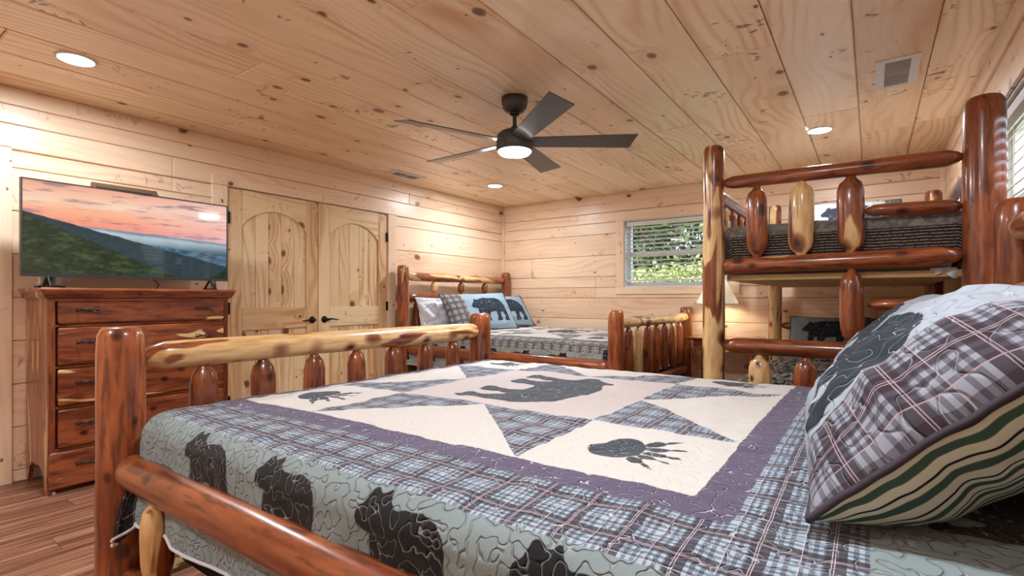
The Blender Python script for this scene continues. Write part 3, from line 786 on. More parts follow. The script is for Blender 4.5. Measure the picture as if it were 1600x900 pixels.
def bed_quilt(name, label, loc, rz, side, res, mat, group=None, off=0., bias=.42):
    """local frame: x from head to foot, camera side at sign `side`"""
    L, W = 2.365, 1.75; D = .385; x0 = .06
    na = int((L+D-x0)/res)+1; nb = int((W+2*D)/res)+1
    a, b = np.meshgrid(np.linspace(x0, L+D, na), np.linspace(-W/2-D, W/2+D, nb), indexing='ij')
    P = drape(a, b*1.0, L, W, .075, .05, bias=bias, crown=.018)
    c = b*side               # +: camera side
    X0, X1 = .70, 2.325; Y0, Y1 = -.94+off, .64+off        # white panel (cloth)
    cx = (X1-X0)/4; cy = (Y1-Y0)/4; pw = .078; lw = .185
    A = {}
    A['s_panel'] = rect_sd(a, c, X0, X1, Y0, Y1)
    A['s_purple'] = rect_sd(a, c, X0-pw, X1+pw, Y0-pw, Y1+pw)
    A['s_plaid'] = rect_sd(a, c, X0-pw-lw, X1+pw+lw, Y0-pw-lw, Y1+pw+lw)
    A['s_centre'] = rect_sd(a, c, X0+cx, X1-cx, Y0+cy, Y1-cy)
    tri = []
    gx = [X0+cx*i for i in range(5)]; gy = [Y0+cy*i for i in range(5)]
    for (p, q, r_) in [((1, 4), (1, 3), (2, 3)), ((3, 4), (3, 3), (2, 3)), ((1, 0), (1, 1), (2, 1)), ((3, 0), (3, 1), (2, 1)),
                       ((0, 1), (1, 1), (1, 2)), ((0, 3), (1, 3), (1, 2)), ((4, 1), (3, 1), (3, 2)), ((4, 3), (3, 3), (3, 2))]:
        tri.append([(gx[p[0]], gy[p[1]]), (gx[q[0]], gy[q[1]]), (gx[r_[0]], gy[r_[1]])])
    s = np.full(a.shape, 1.)
    for t in tri: s = np.minimum(s, poly_sd(a, c, t))
    A['s_star'] = s
    up = -a; right = b                # upright when seen from the foot: up = toward head, right
    # seen from the foot (local x pointing to the viewer) the viewer's right is +y
    dark = bear_sd(right, up, (gy[2]*side)*1.0, -(gx[2]), cy*1.62, cx*1.05)
    for gxx in (.5, 3.5):
        for gyy in (.5, 3.5):
            dark = np.minimum(dark, paw_sd(right, up, (Y0+cy*gyy)*side, -(X0+cx*gxx)-.03, .19))
    A['s_dark'] = dark
    # bears in the hanging borders, upright with feet to the hem
    bd = np.full(a.shape, 1.)
    for sgn in (1, -1):
        u = a*(-sgn); v = -b*sgn   # looking at the side from outside
        for k in range(0, 6):
            ac = 1.935-.385*k
            bd = np.minimum(bd, bear_sd(u, v, ac*(-sgn), -(W/2+.137+off), .25, .195, flip=(sgn*side > 0) == (side < 0), P=BEAR2))
    for k in range(-2, 3):
        bd = np.minimum(bd, bear_sd(b, -a, k*.385, -(L+.16+.1), .26, .2))
    # head end border bears
    for k in range(-2, 3):
        bd = np.minimum(bd, bear_sd(b, -a, k*.42, -.26, .28, .2))
    A['s_bears'] = bd
    A['s_corner'] = np.minimum(rect_sd(a, b, L+.03, 9, W/2+.08, 9), rect_sd(a, b, L+.03, 9, -9, -W/2-.08))
    A['cloth'] = np.stack([a, b, np.zeros_like(a)], -1)
    me = grid_mesh('quilt', P, A); me.materials.append(mat)
    o = link(name, me, mat); o.location = loc; o.rotation_euler = (0, 0, rz)
    sol = o.modifiers.new('thick', 'SOLIDIFY'); sol.thickness = .008; sol.offset = -1
    tag(o, label, 'quilt', group)
    # bound hem: part with its own look
    edge = []
    for i in range(na): edge.append(P[i, 0])
    for j in range(nb): edge.append(P[-1, j])
    for i in range(na-1, -1, -1): edge.append(P[i, -1])
    edge = edge[::2]
    v, f = tube(edge, .0055, 6); link('hem_binding', mesh('hem', v, f, True), M['white_cloth'], o)
    return o

# ------------------------------------------------------------------ log bed
def log_bed(loc, rz, label, side, seed):
    """local x: head (0) -> foot (2.505); camera side = side*y"""
    random.seed(seed); R_, X_, S_ = M['log_red'], M['log_mix'], M['log_sap']
    t = thing('log_bed', label, 'bed', loc, rz); LF = 2.505; hw = .965; PM = M['log_deep'] if seed == 5 else R_
    for s in (-1, 1):
        log('post', t, PM, (0, s*hw, 0), (0, s*hw, 1.50), .070, .066, 'flat', 'post', .03)
        log('post', t, PM, (LF, s*hw, 0), (LF, s*hw, 1.042), .071, .067, 'flat', 'post', .03, seed=seed+s)
    # footboard
    log('foot_rail', t, S_ if seed != 5 else M['log_post'], (LF, hw*side-.055*side, .938), (LF, -hw*side+.05*side, .93), .049, .052, 'tenon', 'round', .035, seed=seed+7)
    log('foot_rail', t, R_, (LF, hw-.05, .36), (LF, -hw+.05, .36), .048, .046, 'tenon', 'tenon', .04)
    for k in range(7):
        yy = side*(.705-.235*k)
        mt = R_ if (k not in (1, 5) or seed == 5) else S_
        spindle('spindle', t, mt if seed == 5 else (R_, S_, R_, R_, R_, S_, R_)[k], (LF, yy, .40), (LF, yy, .905), .050, .8, rz=PI/2)
    # headboard
    log('head_rail', t, X_, (0, -hw+.05, 1.385), (0, hw-.05, 1.385), .050, .048, 'tenon', 'tenon', .05)
    log('head_rail', t, R_, (0, -hw+.05, 1.15), (0, hw-.05, 1.15), .050, .052, 'tenon', 'tenon', .04)
    log('head_rail', t, R_, (0, -hw+.05, .50), (0, hw-.05, .50), .048, .048, 'tenon', 'tenon', .04)
    for yy in (-.48, 0, .48): spindle('spindle', t, (X_ if yy < 0 else R_), (0, yy, 1.19), (0, yy, 1.35), .042, .85)
    for k in range(5):
        yy = -.76+.38*k; spindle('spindle', t, R_, (0, yy, .54), (0, yy, 1.115), .050, .8)
    # side rails with short stub between them
    for s in (-1, 1):
        hi = log('side_rail', t, R_, (LF-.055, s*.955, .572), (.06, s*.955, .582), .057, .060, 'round', 'tenon', .02, seed=seed*3+s)
        log('side_rail', t, R_, (LF-.055, s*.955, .20), (.06, s*.955, .20), .054, .056, 'round', 'tenon', .02)
        for k in range(3): spindle('stub', t, X_, (LF-.27-.92*k, s*.955, .235), (LF-.27-.92*k, s*.955, .535), .050, .9)
    # slats carrying the box spring
    for k in range(7): board('slat', t, M['pine_frame'], (.25+.35*k, 0, .245), (.09, 1.84, .02), 'y')
    return t
NB = (.435, 1.605, 0); FB = (-4.21, 4.845, 0)
near_bed = log_bed(NB, PI, 'red cedar log bed in the foreground under the large bear quilt', 1, 5)
far_bed = log_bed(FB, 0, 'cedar log bed in the far corner with its headboard on the closet wall', -1, 9)

def mattress(loc, rz, L, W, z0, z1, label, box=True):
    def rb(name, za, zb, mat, lab, cat):
        rc = .07; seg = 6; pts = []
        for cx, cy, a0 in ((L/2-rc, W/2-rc, 0), (-L/2+rc, W/2-rc, 90), (-L/2+rc, -W/2+rc, 180), (L/2-rc, -W/2+rc, 270)):
            for i in range(seg+1):
                a = math.radians(a0+90*i/seg); pts.append((cx+rc*math.cos(a), cy+rc*math.sin(a)))
        n = len(pts); vs = []; fs = []; rr_ = [(za, .97), (za+.02, 1), (zb-.02, 1), (zb, .975)]
        for z, k in rr_:
            for x, y in pts: vs.append((x*k if k < 1 else x, y*k if k < 1 else y, z))
        for a in range(3):
            for i in range(n): j = (i+1) % n; fs.append((a*n+i, a*n+j, (a+1)*n+j, (a+1)*n+i))
        fs.append(tuple(reversed(range(n)))); fs.append(tuple(3*n+i for i in range(n)))
        o = link(name, mesh(name, vs, fs, False), mat); o.location = loc; o.rotation_euler = (0, 0, rz); return tag(o, lab, cat)
    if box: rb('box_spring', .256, z0-.002, M['boxspring'], 'black box spring '+label, 'box spring')
    rb('mattress', z0, z1, M['mattress'], 'white mattress '+label, 'mattress')
ZQ = .762
for (lx, cy, sx, lab) in ((NB[0], NB[1], -1, 'under the large bear quilt of the near bed'), (FB[0], FB[1], 1, 'of the far corner bed')):
    mattress((lx+sx*1.205, cy, 0), 0, 2.30, 1.72, .47, ZQ-.012, lab)
bed_quilt('quilt', 'large patchwork quilt with a central bear, paw prints and plaid border on the near bed', (NB[0], NB[1], ZQ), PI, 1, .0085, M['quilt'])
bed_quilt('quilt', 'patchwork bear quilt with grey plaid edge on the far corner bed', (FB[0], FB[1], ZQ), 0, -1, .016, M['quilt_far'], off=.10, bias=.05)

# ------------------------------------------------------------------ shams and pillows
def sham_mat(name, pal, kind='bear', period=.13):
    n = N(name); cl = n.attr('cloth', 'Vector'); line, puff = stitch(n, cl, 22, .012)
    jit = n.mul(n.sub(n.noise(cl, 60, 1), .5), .006)
    def inside(a, w=.002): return n.sub(1.0, n.step(n.add(n.attr(a), jit), -w, w))
    pl = plaid(n, n.vadd(cl, (.03, .05, 0)), period, pal['pl_l'], pal['pl_m'], pal['pl_d'], pal['pl_n'])
    base = n.mix(n.mul(line, .3), pl, pal['thread'])
    base = n.mix(inside('s_panel'), base, n.mix(n.mul(line, .3), pal['field'], pal['thread']))
    base = n.mix(inside('s_dark'), base, n.mix(n.mul(line, .5), pal['dark'], pal['thread']))
    n.bump(n.add(puff, n.mul(n.noise(cl, 200, 2), .1)), .6, .007)
    return n.done(base, .85, spec=.25)
def stripe_mat(name, a, b, c, period, axis=1, rough=.9):
    n = N(name); cl = n.attr('cloth', 'Vector'); q = n.sep(cl)
    w = n.mul(n.sub(n.noise(cl, 5, 2), .5), .02)
    fr = n.m_('FRACT', n.mul(n.add(q[axis], w), 1/period))
    col = n.ramp(fr, [(0, a), (.22, a), (.26, b), (.54, b), (.58, a), (.76, a), (.79, c), (.86, c), (.89, a), (1, a)], 'LINEAR')
    n.bump(n.noise(cl, 18, 3), .4, .01)
    return n.done(col, rough, spec=.2)
PS = dict(PAL); PS.update(field=srgb(160, 170, 182), dark=srgb(40, 50, 58), pl_l=srgb(146, 152, 164), pl_m=srgb(92, 92, 102), pl_d=srgb(54, 42, 50), pl_n=srgb(176, 158, 166))
PSF = dict(PAL); PSF.update(field=srgb(150, 176, 192), dark=srgb(34, 48, 62), pl_l=srgb(190, 190, 184), pl_m=srgb(90, 92, 94), pl_d=srgb(30, 30, 34))
M['sham'] = sham_mat('bear_sham', PS); M['sham_far'] = sham_mat('bear_sham_far', PSF, period=.08)
M['flannel'] = stripe_mat('green_striped_flannel', srgb(200, 204, 186), srgb(62, 86, 76), srgb(28, 28, 30), .044, axis=0)
PB = dict(PAL); PB.update(field=srgb(120, 122, 120), dark=srgb(22, 24, 28), pl_l=srgb(120, 122, 120), pl_m=srgb(112, 114, 112), pl_d=srgb(90, 92, 92), pl_n=srgb(130, 130, 128), thread=srgb(150, 150, 150))
M['sham_grey'] = sham_mat('grey_bear_sham', PB)
PB2 = dict(PB); PB2.update(field=srgb(176, 180, 182), dark=srgb(40, 46, 56), pl_l=srgb(150, 146, 140), pl_m=srgb(90, 86, 82), pl_d=srgb(40, 38, 38), pl_n=srgb(180, 176, 168))
M['sham_strip'] = sham_mat('striped_bear_sham', PB2, period=.03)
def cushion(name, label, cat, w, h, th, mtx, front, back, piping, panel=None, bear=None, group=None, seed=1, res=44, wrinkle=.012, fb=.5, zmin=ZQ+.024):
    t = thing(name, label, cat, (0, 0, 0), 0, group); t.matrix_world = mtx
    u, v = np.meshgrid(np.linspace(-1, 1, res), np.linspace(-1, 1, res), indexing='ij')
    prof = (np.clip(1-np.abs(u)**2.6, 0, 1)**.55)*(np.clip(1-np.abs(v)**2.6, 0, 1)**.55)
    x = u*w/2*(1-.05*(1-v*v)*np.abs(u)**2); y = v*h/2*(1-.07*(1-u*u)*np.abs(v)**2)
    wr = (vnoise(u*4+9, v*4, seed)+.5*vnoise(u*9, v*9, seed+3))*wrinkle*(.3+np.sqrt(prof))
    cloth = np.stack([u*w/2, v*h/2, 0*u], -1)
    A = {'cloth': cloth}
    px0, px1 = panel if panel else (-.32*w, .32*w)
    A['s_panel'] = rect_sd(cloth[..., 0], cloth[..., 1], px0, px1, -h*.47, h*.46)
    A['s_dark'] = bear_sd(cloth[..., 0], cloth[..., 1], *(bear if bear else (0, 0, .5, .28)))
    Pf = np.stack([x, y, th*fb*prof+wr], -1); Pb = np.stack([x, y, -th*(1-fb)*prof+wr*np.minimum(1, (1-prof)*2)], -1)
    if zmin is not None:
        MW = np.array(mtx); MI = np.array(mtx.inverted())
        for Q in (Pf, Pb):
            Wq = Q @ MW[:3, :3].T+MW[:3, 3]; low = zmin-Wq[..., 2]
            Wq[..., 2] = np.where(low > -.02, zmin+.02*np.exp(-np.maximum(low+.02, 0)/.03)*0+np.maximum(-low, 0)*.9+.002, Wq[..., 2]); Q[:] = Wq @ MI[:3, :3].T+MI[:3, 3]
    al = np.concatenate([np.zeros((1, res)), np.cumsum(np.linalg.norm(np.diff(Pb, axis=0), axis=-1), axis=0)], 0)
    al = al[:, res//2][:, None]*np.ones((1, res)); cb_ = np.stack([al, v*h/2, 0*u], -1)
    mf = grid_mesh('front', Pf, A); mf.materials.append(front); link('front_panel', mf, front, t)
    mb = grid_mesh('back', Pb[::-1], dict({k: vv[::-1] for k, vv in A.items()}, cloth=cb_[::-1])); mb.materials.append(back); link('back_panel', mb, back, t)
    ring = [Pf[i, 0] for i in range(res)]+[Pf[-1, j] for j in range(res)]+[Pf[i, -1] for i in range(res-1, -1, -1)]+[Pf[0, j] for j in range(res-1, -1, -1)]
    if piping is not None:
        vv, ff = tube([p for k, p in enumerate(ring) if k % 2 == 0], .006, 6); link('piping', mesh('piping', vv, ff, True), piping, t)
    return t
def lean(c, normal, up=(0, 0, 1), roll=0):
    Z = Vector(normal).normalized(); X = Vector(up).cross(Z).normalized(); Y = Z.cross(X)
    m = Matrix((X, Y, Z)).transposed().to_4x4()
    return Matrix.Translation(c) @ m @ Matrix.Rotation(roll, 4, 'Z')
M['pipe_dark'] = plain('dark_piping', srgb(60, 52, 62), .8)
# near bed: two shams leaning on white pillows
cushion('pillow_sham', 'big bear pillow sham nearest the viewer with plaid border and green striped back', 'pillow', .90, .52, .31, lean((.085, 1.365, .967), (-.66, -.03, .75), roll=.02), M['sham'], M['flannel'], M['pipe_dark'], (-.29, .29), (.03, -.06, .50, .30), seed=4, res=120, wrinkle=.020, fb=.40)
cushion('pillow_sham', 'bear pillow sham on the near bed behind the big one, mostly hidden', 'pillow', .78, .50, .25, lean((.09, 2.17, .962), (-.67, .03, .74)), M['sham'], M['flannel'], M['pipe_dark'], (-.27, .27), (0, -.02, .46, .27), seed=8, res=80)
for k, yy in enumerate((1.25, 2.06)):
    cushion('pillow', ['white pillow behind the nearest bear sham', 'white pillow behind the farther sham of the near bed'][k], 'pillow', .66, .34, .09, lean((.335, yy, .94), (-.98, 0, .2)), M['white_cloth'], M['white_cloth'], None, seed=20+k)
# far bed
cushion('pillow_sham', 'blue-grey bear sham with a wide plaid side, left of the two on the far bed', 'pillow', .94, .54, .17, lean((-3.70, 4.60, .975), (.80, -.22, .55), roll=.03), M['sham_far'], M['white_cloth'], M['pipe_dark'], (-.22, .43), (.10, 0, .50, .32), seed=31)
cushion('pillow_sham', 'blue-grey bear sham at the corner side of the far bed', 'pillow', .84, .50, .16, lean((-3.79, 5.22, .965), (.80, -.14, .58)), M['sham_far'], M['white_cloth'], M['pipe_dark'], (-.36, .36), (0, 0, .56, .33), seed=33)
cushion('pillow', 'rumpled white pillow at the near side of the far bed', 'pillow', .62, .42, .14, lean((-4.0, 4.28, .955), (.92, -.25, .32)), M['white_cloth'], M['white_cloth'], None, seed=35, wrinkle=.05)
cushion('pillow', 'white pillow tucked behind the corner sham of the far bed', 'pillow', .66, .42, .16, lean((-4.04, 5.25, .965), (.92, 0, .36)), M['white_cloth'], M['white_cloth'], None, seed=36)

# ------------------------------------------------------------------ bunk bed
random.seed(21)
BX0, BX1, BY0, BY1 = -.777, .428, 3.20, 5.58
bk = thing('bunk_bed', 'tall cedar log bunk bed against the right wall', 'bunk bed', (BX0, BY0, 0))
def B(x, y, z): return (x-BX0, y-BY0, z)
R_, X_, S_ = M['log_red'], M['log_mix'], M['log_sap']
log('post', bk, M['log_post'], B(BX0, BY0, 0), B(BX0, BY0, 2.05), .062, .060, 'flat', 'post', .05, seg=22, seed=4)
log('post', bk, R_, B(BX1, BY0, 0), B(BX1, BY0, 2.075), .080, .078, 'flat', 'post', .025, seg=24, seed=8)
log('post', bk, X_, B(BX0, BY1, 0), B(BX0, BY1, 2.05), .062, .058, 'flat', 'post', .04, seed=11)
log('post', bk, R_, B(BX1, BY1, 0), B(BX1, BY1, 2.05), .066, .062, 'flat', 'post', .03, seed=12)
a, b = BX0+.05, BX1-.07
log('end_rail', bk, R_, B(a, BY0, 1.822), B(b, BY0, 1.812), .036, .043, 'tenon', 'tenon', .04, seed=31)
log('guard_rail', bk, R_, B(-.035, BY0, 1.592), B(b, BY0, 1.578), .030, .034, 'tenon', 'tenon', .03)
log('end_rail', bk, R_, B(a, BY0, 1.328), B(b, BY0, 1.345), .045, .047, 'round', 'tenon', .02, seed=33)
log('ladder_rung', bk, R_, B(-.02, BY0, 1.105), B(b, BY0, 1.105), .031, .033, 'tenon', 'tenon', .03)
log('end_rail', bk, R_, B(a, BY0, .862), B(b, BY0, .866), .046, .047, 'tenon', 'tenon', .02, seed=35)
log('end_rail', bk, R_, B(a, BY0, .40), B(b, BY0, .40), .046, .047, 'tenon', 'tenon', .03)
for k, (xx, mt) in enumerate(((-.538, R_), (-.316, S_), (-.088, M['log_mix']))):
    spindle('spindle', bk, mt, B(xx, BY0, 1.365), B(xx, BY0, 1.79), .060, .75, seed=50+k)
spindle('spindle', bk, R_, B(-.085, BY0, .895), B(-.085, BY0, 1.30), .056, .85, seed=61)
for k, (xx, mt) in enumerate(((-.525, S_), (-.297, R_), (-.07, R_), (.16, R_))):
    spindle('spindle', bk, mt, B(xx, BY0, .43), B(xx, BY0, .822), .058, .75, seed=70+k)
# far end
for z_, r_ in ((1.80, .04), (1.33, .045), (.875, .042), (.40, .045)):
    log('end_rail', bk, R_, B(a, BY1, z_), B(BX1-.05, BY1, z_), r_, r_, 'tenon', 'tenon', .04)
for k in range(4):
    xx = -.53+.235*k
    spindle('spindle', bk, (R_, X_, R_, R_)[k], B(xx, BY1, 1.365), B(xx, BY1, 1.77), .05)
    spindle('spindle', bk, (X_, R_, X_, R_)[k], B(xx, BY1, .44), B(xx, BY1, .84), .05)
# long sides: guard, side rail and lower rail
for xx, s in ((BX0, 0), (BX1, 1)):
    log('guard_rail', bk, R_, B(xx, BY0+.05, 1.77), B(xx, BY1-.05, 1.77), .042, .04, 'tenon', 'tenon', .06)
    log('side_rail', bk, R_ if s else X_, B(xx, BY0+.05, 1.33), B(xx, BY1-.05, 1.33), .046, .045, 'tenon', 'tenon', .04)
    log('side_rail', bk, X_, B(xx, BY0+.05, .50), B(xx, BY1-.05, .50), .048, .046, 'tenon', 'tenon', .04)
    for k in range(9): spindle('spindle', bk, (X_ if k % 3 == 0 else R_), B(xx, BY0+.25+.235*k, 1.365), B(xx, BY0+.25+.235*k, 1.74), .038, .85, rz=PI/2)
board('support_board', bk, M['pine_frame'], B((BX0+BX1)/2, BY0+.10, 1.262), (BX1-BX0-.13, .09, .035), 'x')
board('support_board', bk, M['pine_frame'], B((BX0+BX1)/2, BY1-.10, 1.262), (BX1-BX0-.13, .09, .035), 'x')
for k in range(9): board('slat', bk, M['pine_frame'], B((BX0+BX1)/2, BY0+.30+.225*k, 1.272), (BX1-BX0-.05, .09, .018), 'x')
board('bunk_board', bk, M['pine_frame'], B((BX0+BX1)/2, (BY0+BY1)/2, 1.248), (BX1-BX0-.14, BY1-BY0-.30, .006), 'y')
for k in range(9): board('slat', bk, M['pine_frame'], B((BX0+BX1)/2, BY0+.25+.235*k, .352), (BX1-BX0-.05, .09, .018), 'x')

mattress(((BX0+BX1)/2, (BY0+BY1)/2+.02, 0), PI/2, 2.16, 1.01, 1.283, 1.556, 'of the upper bunk', False)
mattress(((BX0+BX1)/2, (BY0+BY1)/2+.02, 0), PI/2, 2.16, 1.01, .363, .58, 'of the lower bunk', False)
def bunk_quilt_mat():
    n = N('dark_striped_quilt'); cl = n.attr('cloth', 'Vector'); hgt = n.attr('hang')
    q = n.noise(cl, 9, 2); q = n.mul(n.sub(q, .5), .006)
    fr = n.m_('FRACT', n.mul(n.add(hgt, q), 1/.0155))
    dash = n.step(n.noise(n.vmul(cl, (1, 1, 1)), 75, 1), .36, .5)
    st = n.mul(n.step(n.m_('ABSOLUTE', n.sub(fr, .5)), .36, .44), n.add(n.mul(dash, .7), .3))
    col = n.mix(st, srgb(56, 46, 45), srgb(192, 184, 170))
    big = n.noise(cl, 2.2, 1)
    top = n.mix(n.step(n.noise(cl, 26, 2), .4, .6), srgb(116, 114, 112), srgb(146, 144, 140))
    col = n.mix(n.step(hgt, .098, .102), top, col)
    line, puff = stitch(n, cl, 16, .02)
    n.bump(n.add(puff, n.mul(st, .3)), .6, .008)
    return n.done(col, .9, spec=.2)
M['bunk_quilt'] = bunk_quilt_mat()
def lower_quilt_mat():
    n = N('lodge_quilt'); cl = n.attr('cloth', 'Vector'); x, y, z = n.sep(cl)
    a = n.noise(n.vmul(cl, (1.5, 6, 1)), 2.2, 1); b = n.noise(cl, 60, 2)
    col = n.ramp(a, [(0, srgb(60, 66, 66)), (.40, srgb(150, 150, 138)), (.47, srgb(30, 38, 42)), (.53, srgb(158, 94, 78)), (.56, srgb(168, 164, 148)), (.63, srgb(110, 118, 92)), (.68, srgb(36, 40, 42))], 'CONSTANT')
    col = n.mix(n.mul(n.step(b, .45, .6), .6), col, srgb(70, 72, 70))
    line, puff = stitch(n, cl, 16, .02); n.bump(puff, .5, .008)
    return n.done(col, .9, spec=.2)
M['lower_quilt'] = lower_quilt_mat()
def bunk_quilt(label, z, mat, drop, res=.015):
    L, W = 2.20, 1.03; xx0 = .05
    na = int((L+2*drop)/res)+1; nb = int((W+2*drop)/res)+1
    a, b = np.meshgrid(np.linspace(xx0, L+drop, na), np.linspace(-W/2-drop, W/2+drop, nb), indexing='ij')
    P = drape(a, b, L, W, .05, .0, 0., 0, .03, .004, 5)
    hang = np.hypot(np.maximum(a-L, 0), np.maximum(np.abs(b)-W/2, 0))
    me = grid_mesh('quilt', P, {'cloth': np.stack([a, b, 0*a], -1), 'hang': hang}); me.materials.append(mat)
    o = link('quilt', me, mat); o.location = ((BX0+BX1)/2, BY1-.09, z); o.rotation_euler = (0, 0, -PI/2)
    sol = o.modifiers.new('thick', 'SOLIDIFY'); sol.thickness = .008; sol.offset = -1
    return tag(o, label, 'quilt')
bunk_quilt('dark quilt with thin pale stripes on the upper bunk', 1.572, M['bunk_quilt'], .27)
bunk_quilt('multicoloured lodge quilt on the lower bunk', .60, M['lower_quilt'], .12)
cushion('pillow_sham', 'light grey bear pillow with a striped end on the upper bunk', 'pillow', .68, .40, .15, lean((-.13, 5.27, 1.80), (.10, -.90, .42), roll=-.03), M['sham_strip'], M['white_cloth'], M['pipe_dark'], (-.4, .22), (-.03, 0, .44, .26), seed=41, zmin=1.605)
cushion('pillow_sham', 'dark grey bear pillow on the lower bunk, left of the pair', 'pillow', .60, .40, .15, lean((-.32, 5.22, .80), (-.05, -.86, .50)), M['sham_grey'], M['white_cloth'], M['pipe_dark'], (-.4, .4), (.02, 0, .42, .27), seed=42, zmin=.632)
cushion('pillow_sham', 'dark grey pillow on the lower bunk, right of the pair behind the ladder spindle', 'pillow', .50, .38, .15, lean((.21, 5.26, .80), (.05, -.86, .50)), M['sham_grey'], M['white_cloth'], M['pipe_dark'], (-.4, .4), (.0, 0, .4, .27), seed=43, zmin=.632)
# white sheet corner hanging out under the upper quilt
u, v = np.meshgrid(np.linspace(0, 1, 14), np.linspace(0, 1, 10), indexing='ij')
P = np.stack([.235+.105*u, BY0+.055+.012*np.sin(u*14)*v-.0*v, 1.290-.05*v*(.4+u*.6+.2*np.sin(u*9))], -1)
me = grid_mesh('sheet', P, {}); o = link('bed_sheet', me, M['white_cloth']); tag(o, 'white sheet corner hanging below the upper bunk quilt', 'sheet')
o.modifiers.new('thick', 'SOLIDIFY').thickness = .003

u, v = np.meshgrid(np.linspace(0, 1, 10), np.linspace(0, 1, 10), indexing='ij')
P = np.stack([-1.90+.085*u, .752+.008*np.sin(u*9)-.0*v, .47-.125*v*(1-.15*u)], -1)
me = grid_mesh('sheet', P, {}); o = link('bed_sheet', me, M['white_cloth']); tag(o, 'white sheet corner hanging below the near quilt beside the foot post', 'sheet')
o.modifiers.new('thick', 'SOLIDIFY').thickness = .003
# ------------------------------------------------------------------ dresser
DX, DY0, DY1, DH = -3.86, .845, 1.85, 1.20
dr = thing('dresser', 'tall red cedar chest of five drawers under the television', 'dresser', (XL+.01, (DY0+DY1)/2, 0), PI/2)
# local: x along world y, local -y toward the room
DW = DY1-DY0; DD = DX-(XL+.01)
cb, cs = M['cedar_board'], M['cedar_side']
def dl(x, y, z): return (x, -y, z)
for s in (-1, 1):
    # side panel with arched foot cut-out
    prof = [(0, .0), (.03, 0), (.07, .10), (.12, .14), (DD-.16, .14), (DD-.10, .10), (DD-.06, 0), (DD-.012, 0), (DD-.012, DH-.07), (0, DH-.07)]
    vs = []; fs = []; n_ = len(prof)
    for xx in (s*(DW/2-.001), s*(DW/2-.022)):
        for y, z in prof: vs.append((z, -y, xx))
    # local mesh frame: x up (grain)
    fs = [tuple(range(n_)), tuple(reversed(range(n_, 2*n_)))]+[(i, (i+1) % n_, n_+(i+1) % n_, n_+i) for i in range(n_)]
    me = mesh('side_panel', vs, fs)
    R = Matrix(((0, 0, 1, 0), (0, 1, 0, 0), (1, 0, 0, 0), (0, 0, 0, 1)))
    link('side_panel', me, cs, dr, R)
board('back_panel', dr, cs, dl(0, .01, .62), (DW-.05, .012, 1.0), 'z')
for s in (-1, 1): board('face_stile', dr, cb, dl(s*(DW/2-.019), DD-.011, .615), (.034, .022, 1.02), 'z')
zz = [(.030, .250), (.262, .494), (.506, .730), (.742, .972), (.984, 1.128)]
for za, zb in zz[:-1]: board('face_rail', dr, cb, dl(0, DD-.013, zb+.006), (DW-.072, .018, .016), 'x')
def twig(seed):
    rs = random.Random(seed); parts = []
    pts = [(-.05, 0, 0), (-.045, .018, .0), (-.02, .026, .006), (.015, .024, -.004), (.045, .02, .002), (.055, 0, .0)]
    parts.append(tube(pts, [.005, .005, .0055, .005, .004, .004], 7))
    parts.append(tube([(-.005, .026, .002), (.02, .028, .014), (.05, .024, .024)], [.004, .0035, .002], 6))
    parts.append(tube([(-.02, .026, .005), (-.04, .026, .014), (-.062, .02, .012)], [.004, .003, .002], 6))
    parts.append(tube([(.02, .024, -.004), (.045, .026, -.016), (.07, .02, -.018)], [.004, .003, .002], 6))
    v, f = joined(parts); return [(p[0], -p[1], p[2]) for p in v], f
for k, (za, zb) in enumerate(zz):
    yw = .016
    hgt = zb-za; bw = DW-.085 if k else DW-.01
    d = board('drawer', dr, cb, dl(0, DD+yw/2-.008, (za+zb)/2), (bw, yw+.016, hgt-.006), 'x', .010)
    for s in (-1, 1):
        tv, tf = twig(k*2+s); tm = mesh('handle', tv, tf, True)
        h_ = link('handle', tm, M['black'], d, Matrix.Translation((s*.325, -(yw+.016)/2, hgt*.08)))
# base apron with ogee feet
board('top', dr, cb, dl(0, DD/2+.012, DH-.010), (DW+.075, DD+.045, .022), 'x', .006)
prof = [(0, 0), (.0, .012), (.014, .020), (.024, .036), (.030, .050), (.030, .056)]
def mould(a0, a1, fixed, side_):
    pass
vs = []; fs = []
for (x_, y_) in ((-1, 1), (1, 1)): pass
path = [(-DW/2, .0), (-DW/2, DD), (DW/2, DD), (DW/2, 0)]; nrm = [(-1, 0), (-1, 1), (1, 1), (1, 0)]
for (px_, py_), (nx_, ny_) in zip(path, nrm):
    for o_, z_ in prof: vs.append((px_+nx_*o_, -(py_+ny_*o_), DH-.077+z_))
m_ = len(prof)
for k in range(3):
    for i in range(m_-1): fs.append((k*m_+i, k*m_+i+1, (k+1)*m_+i+1, (k+1)*m_+i))
link('cornice', mesh('cornice', vs, fs), cb, dr)
for s in (-1, 1):
    v, f = tube([(s*(DW/2-.03), -(DD-.03), 0), (s*(DW/2-.03), -(DD-.03), .012)], .012, 12)
    link('foot_glide', mesh('glide', v, f), M['white'], dr)
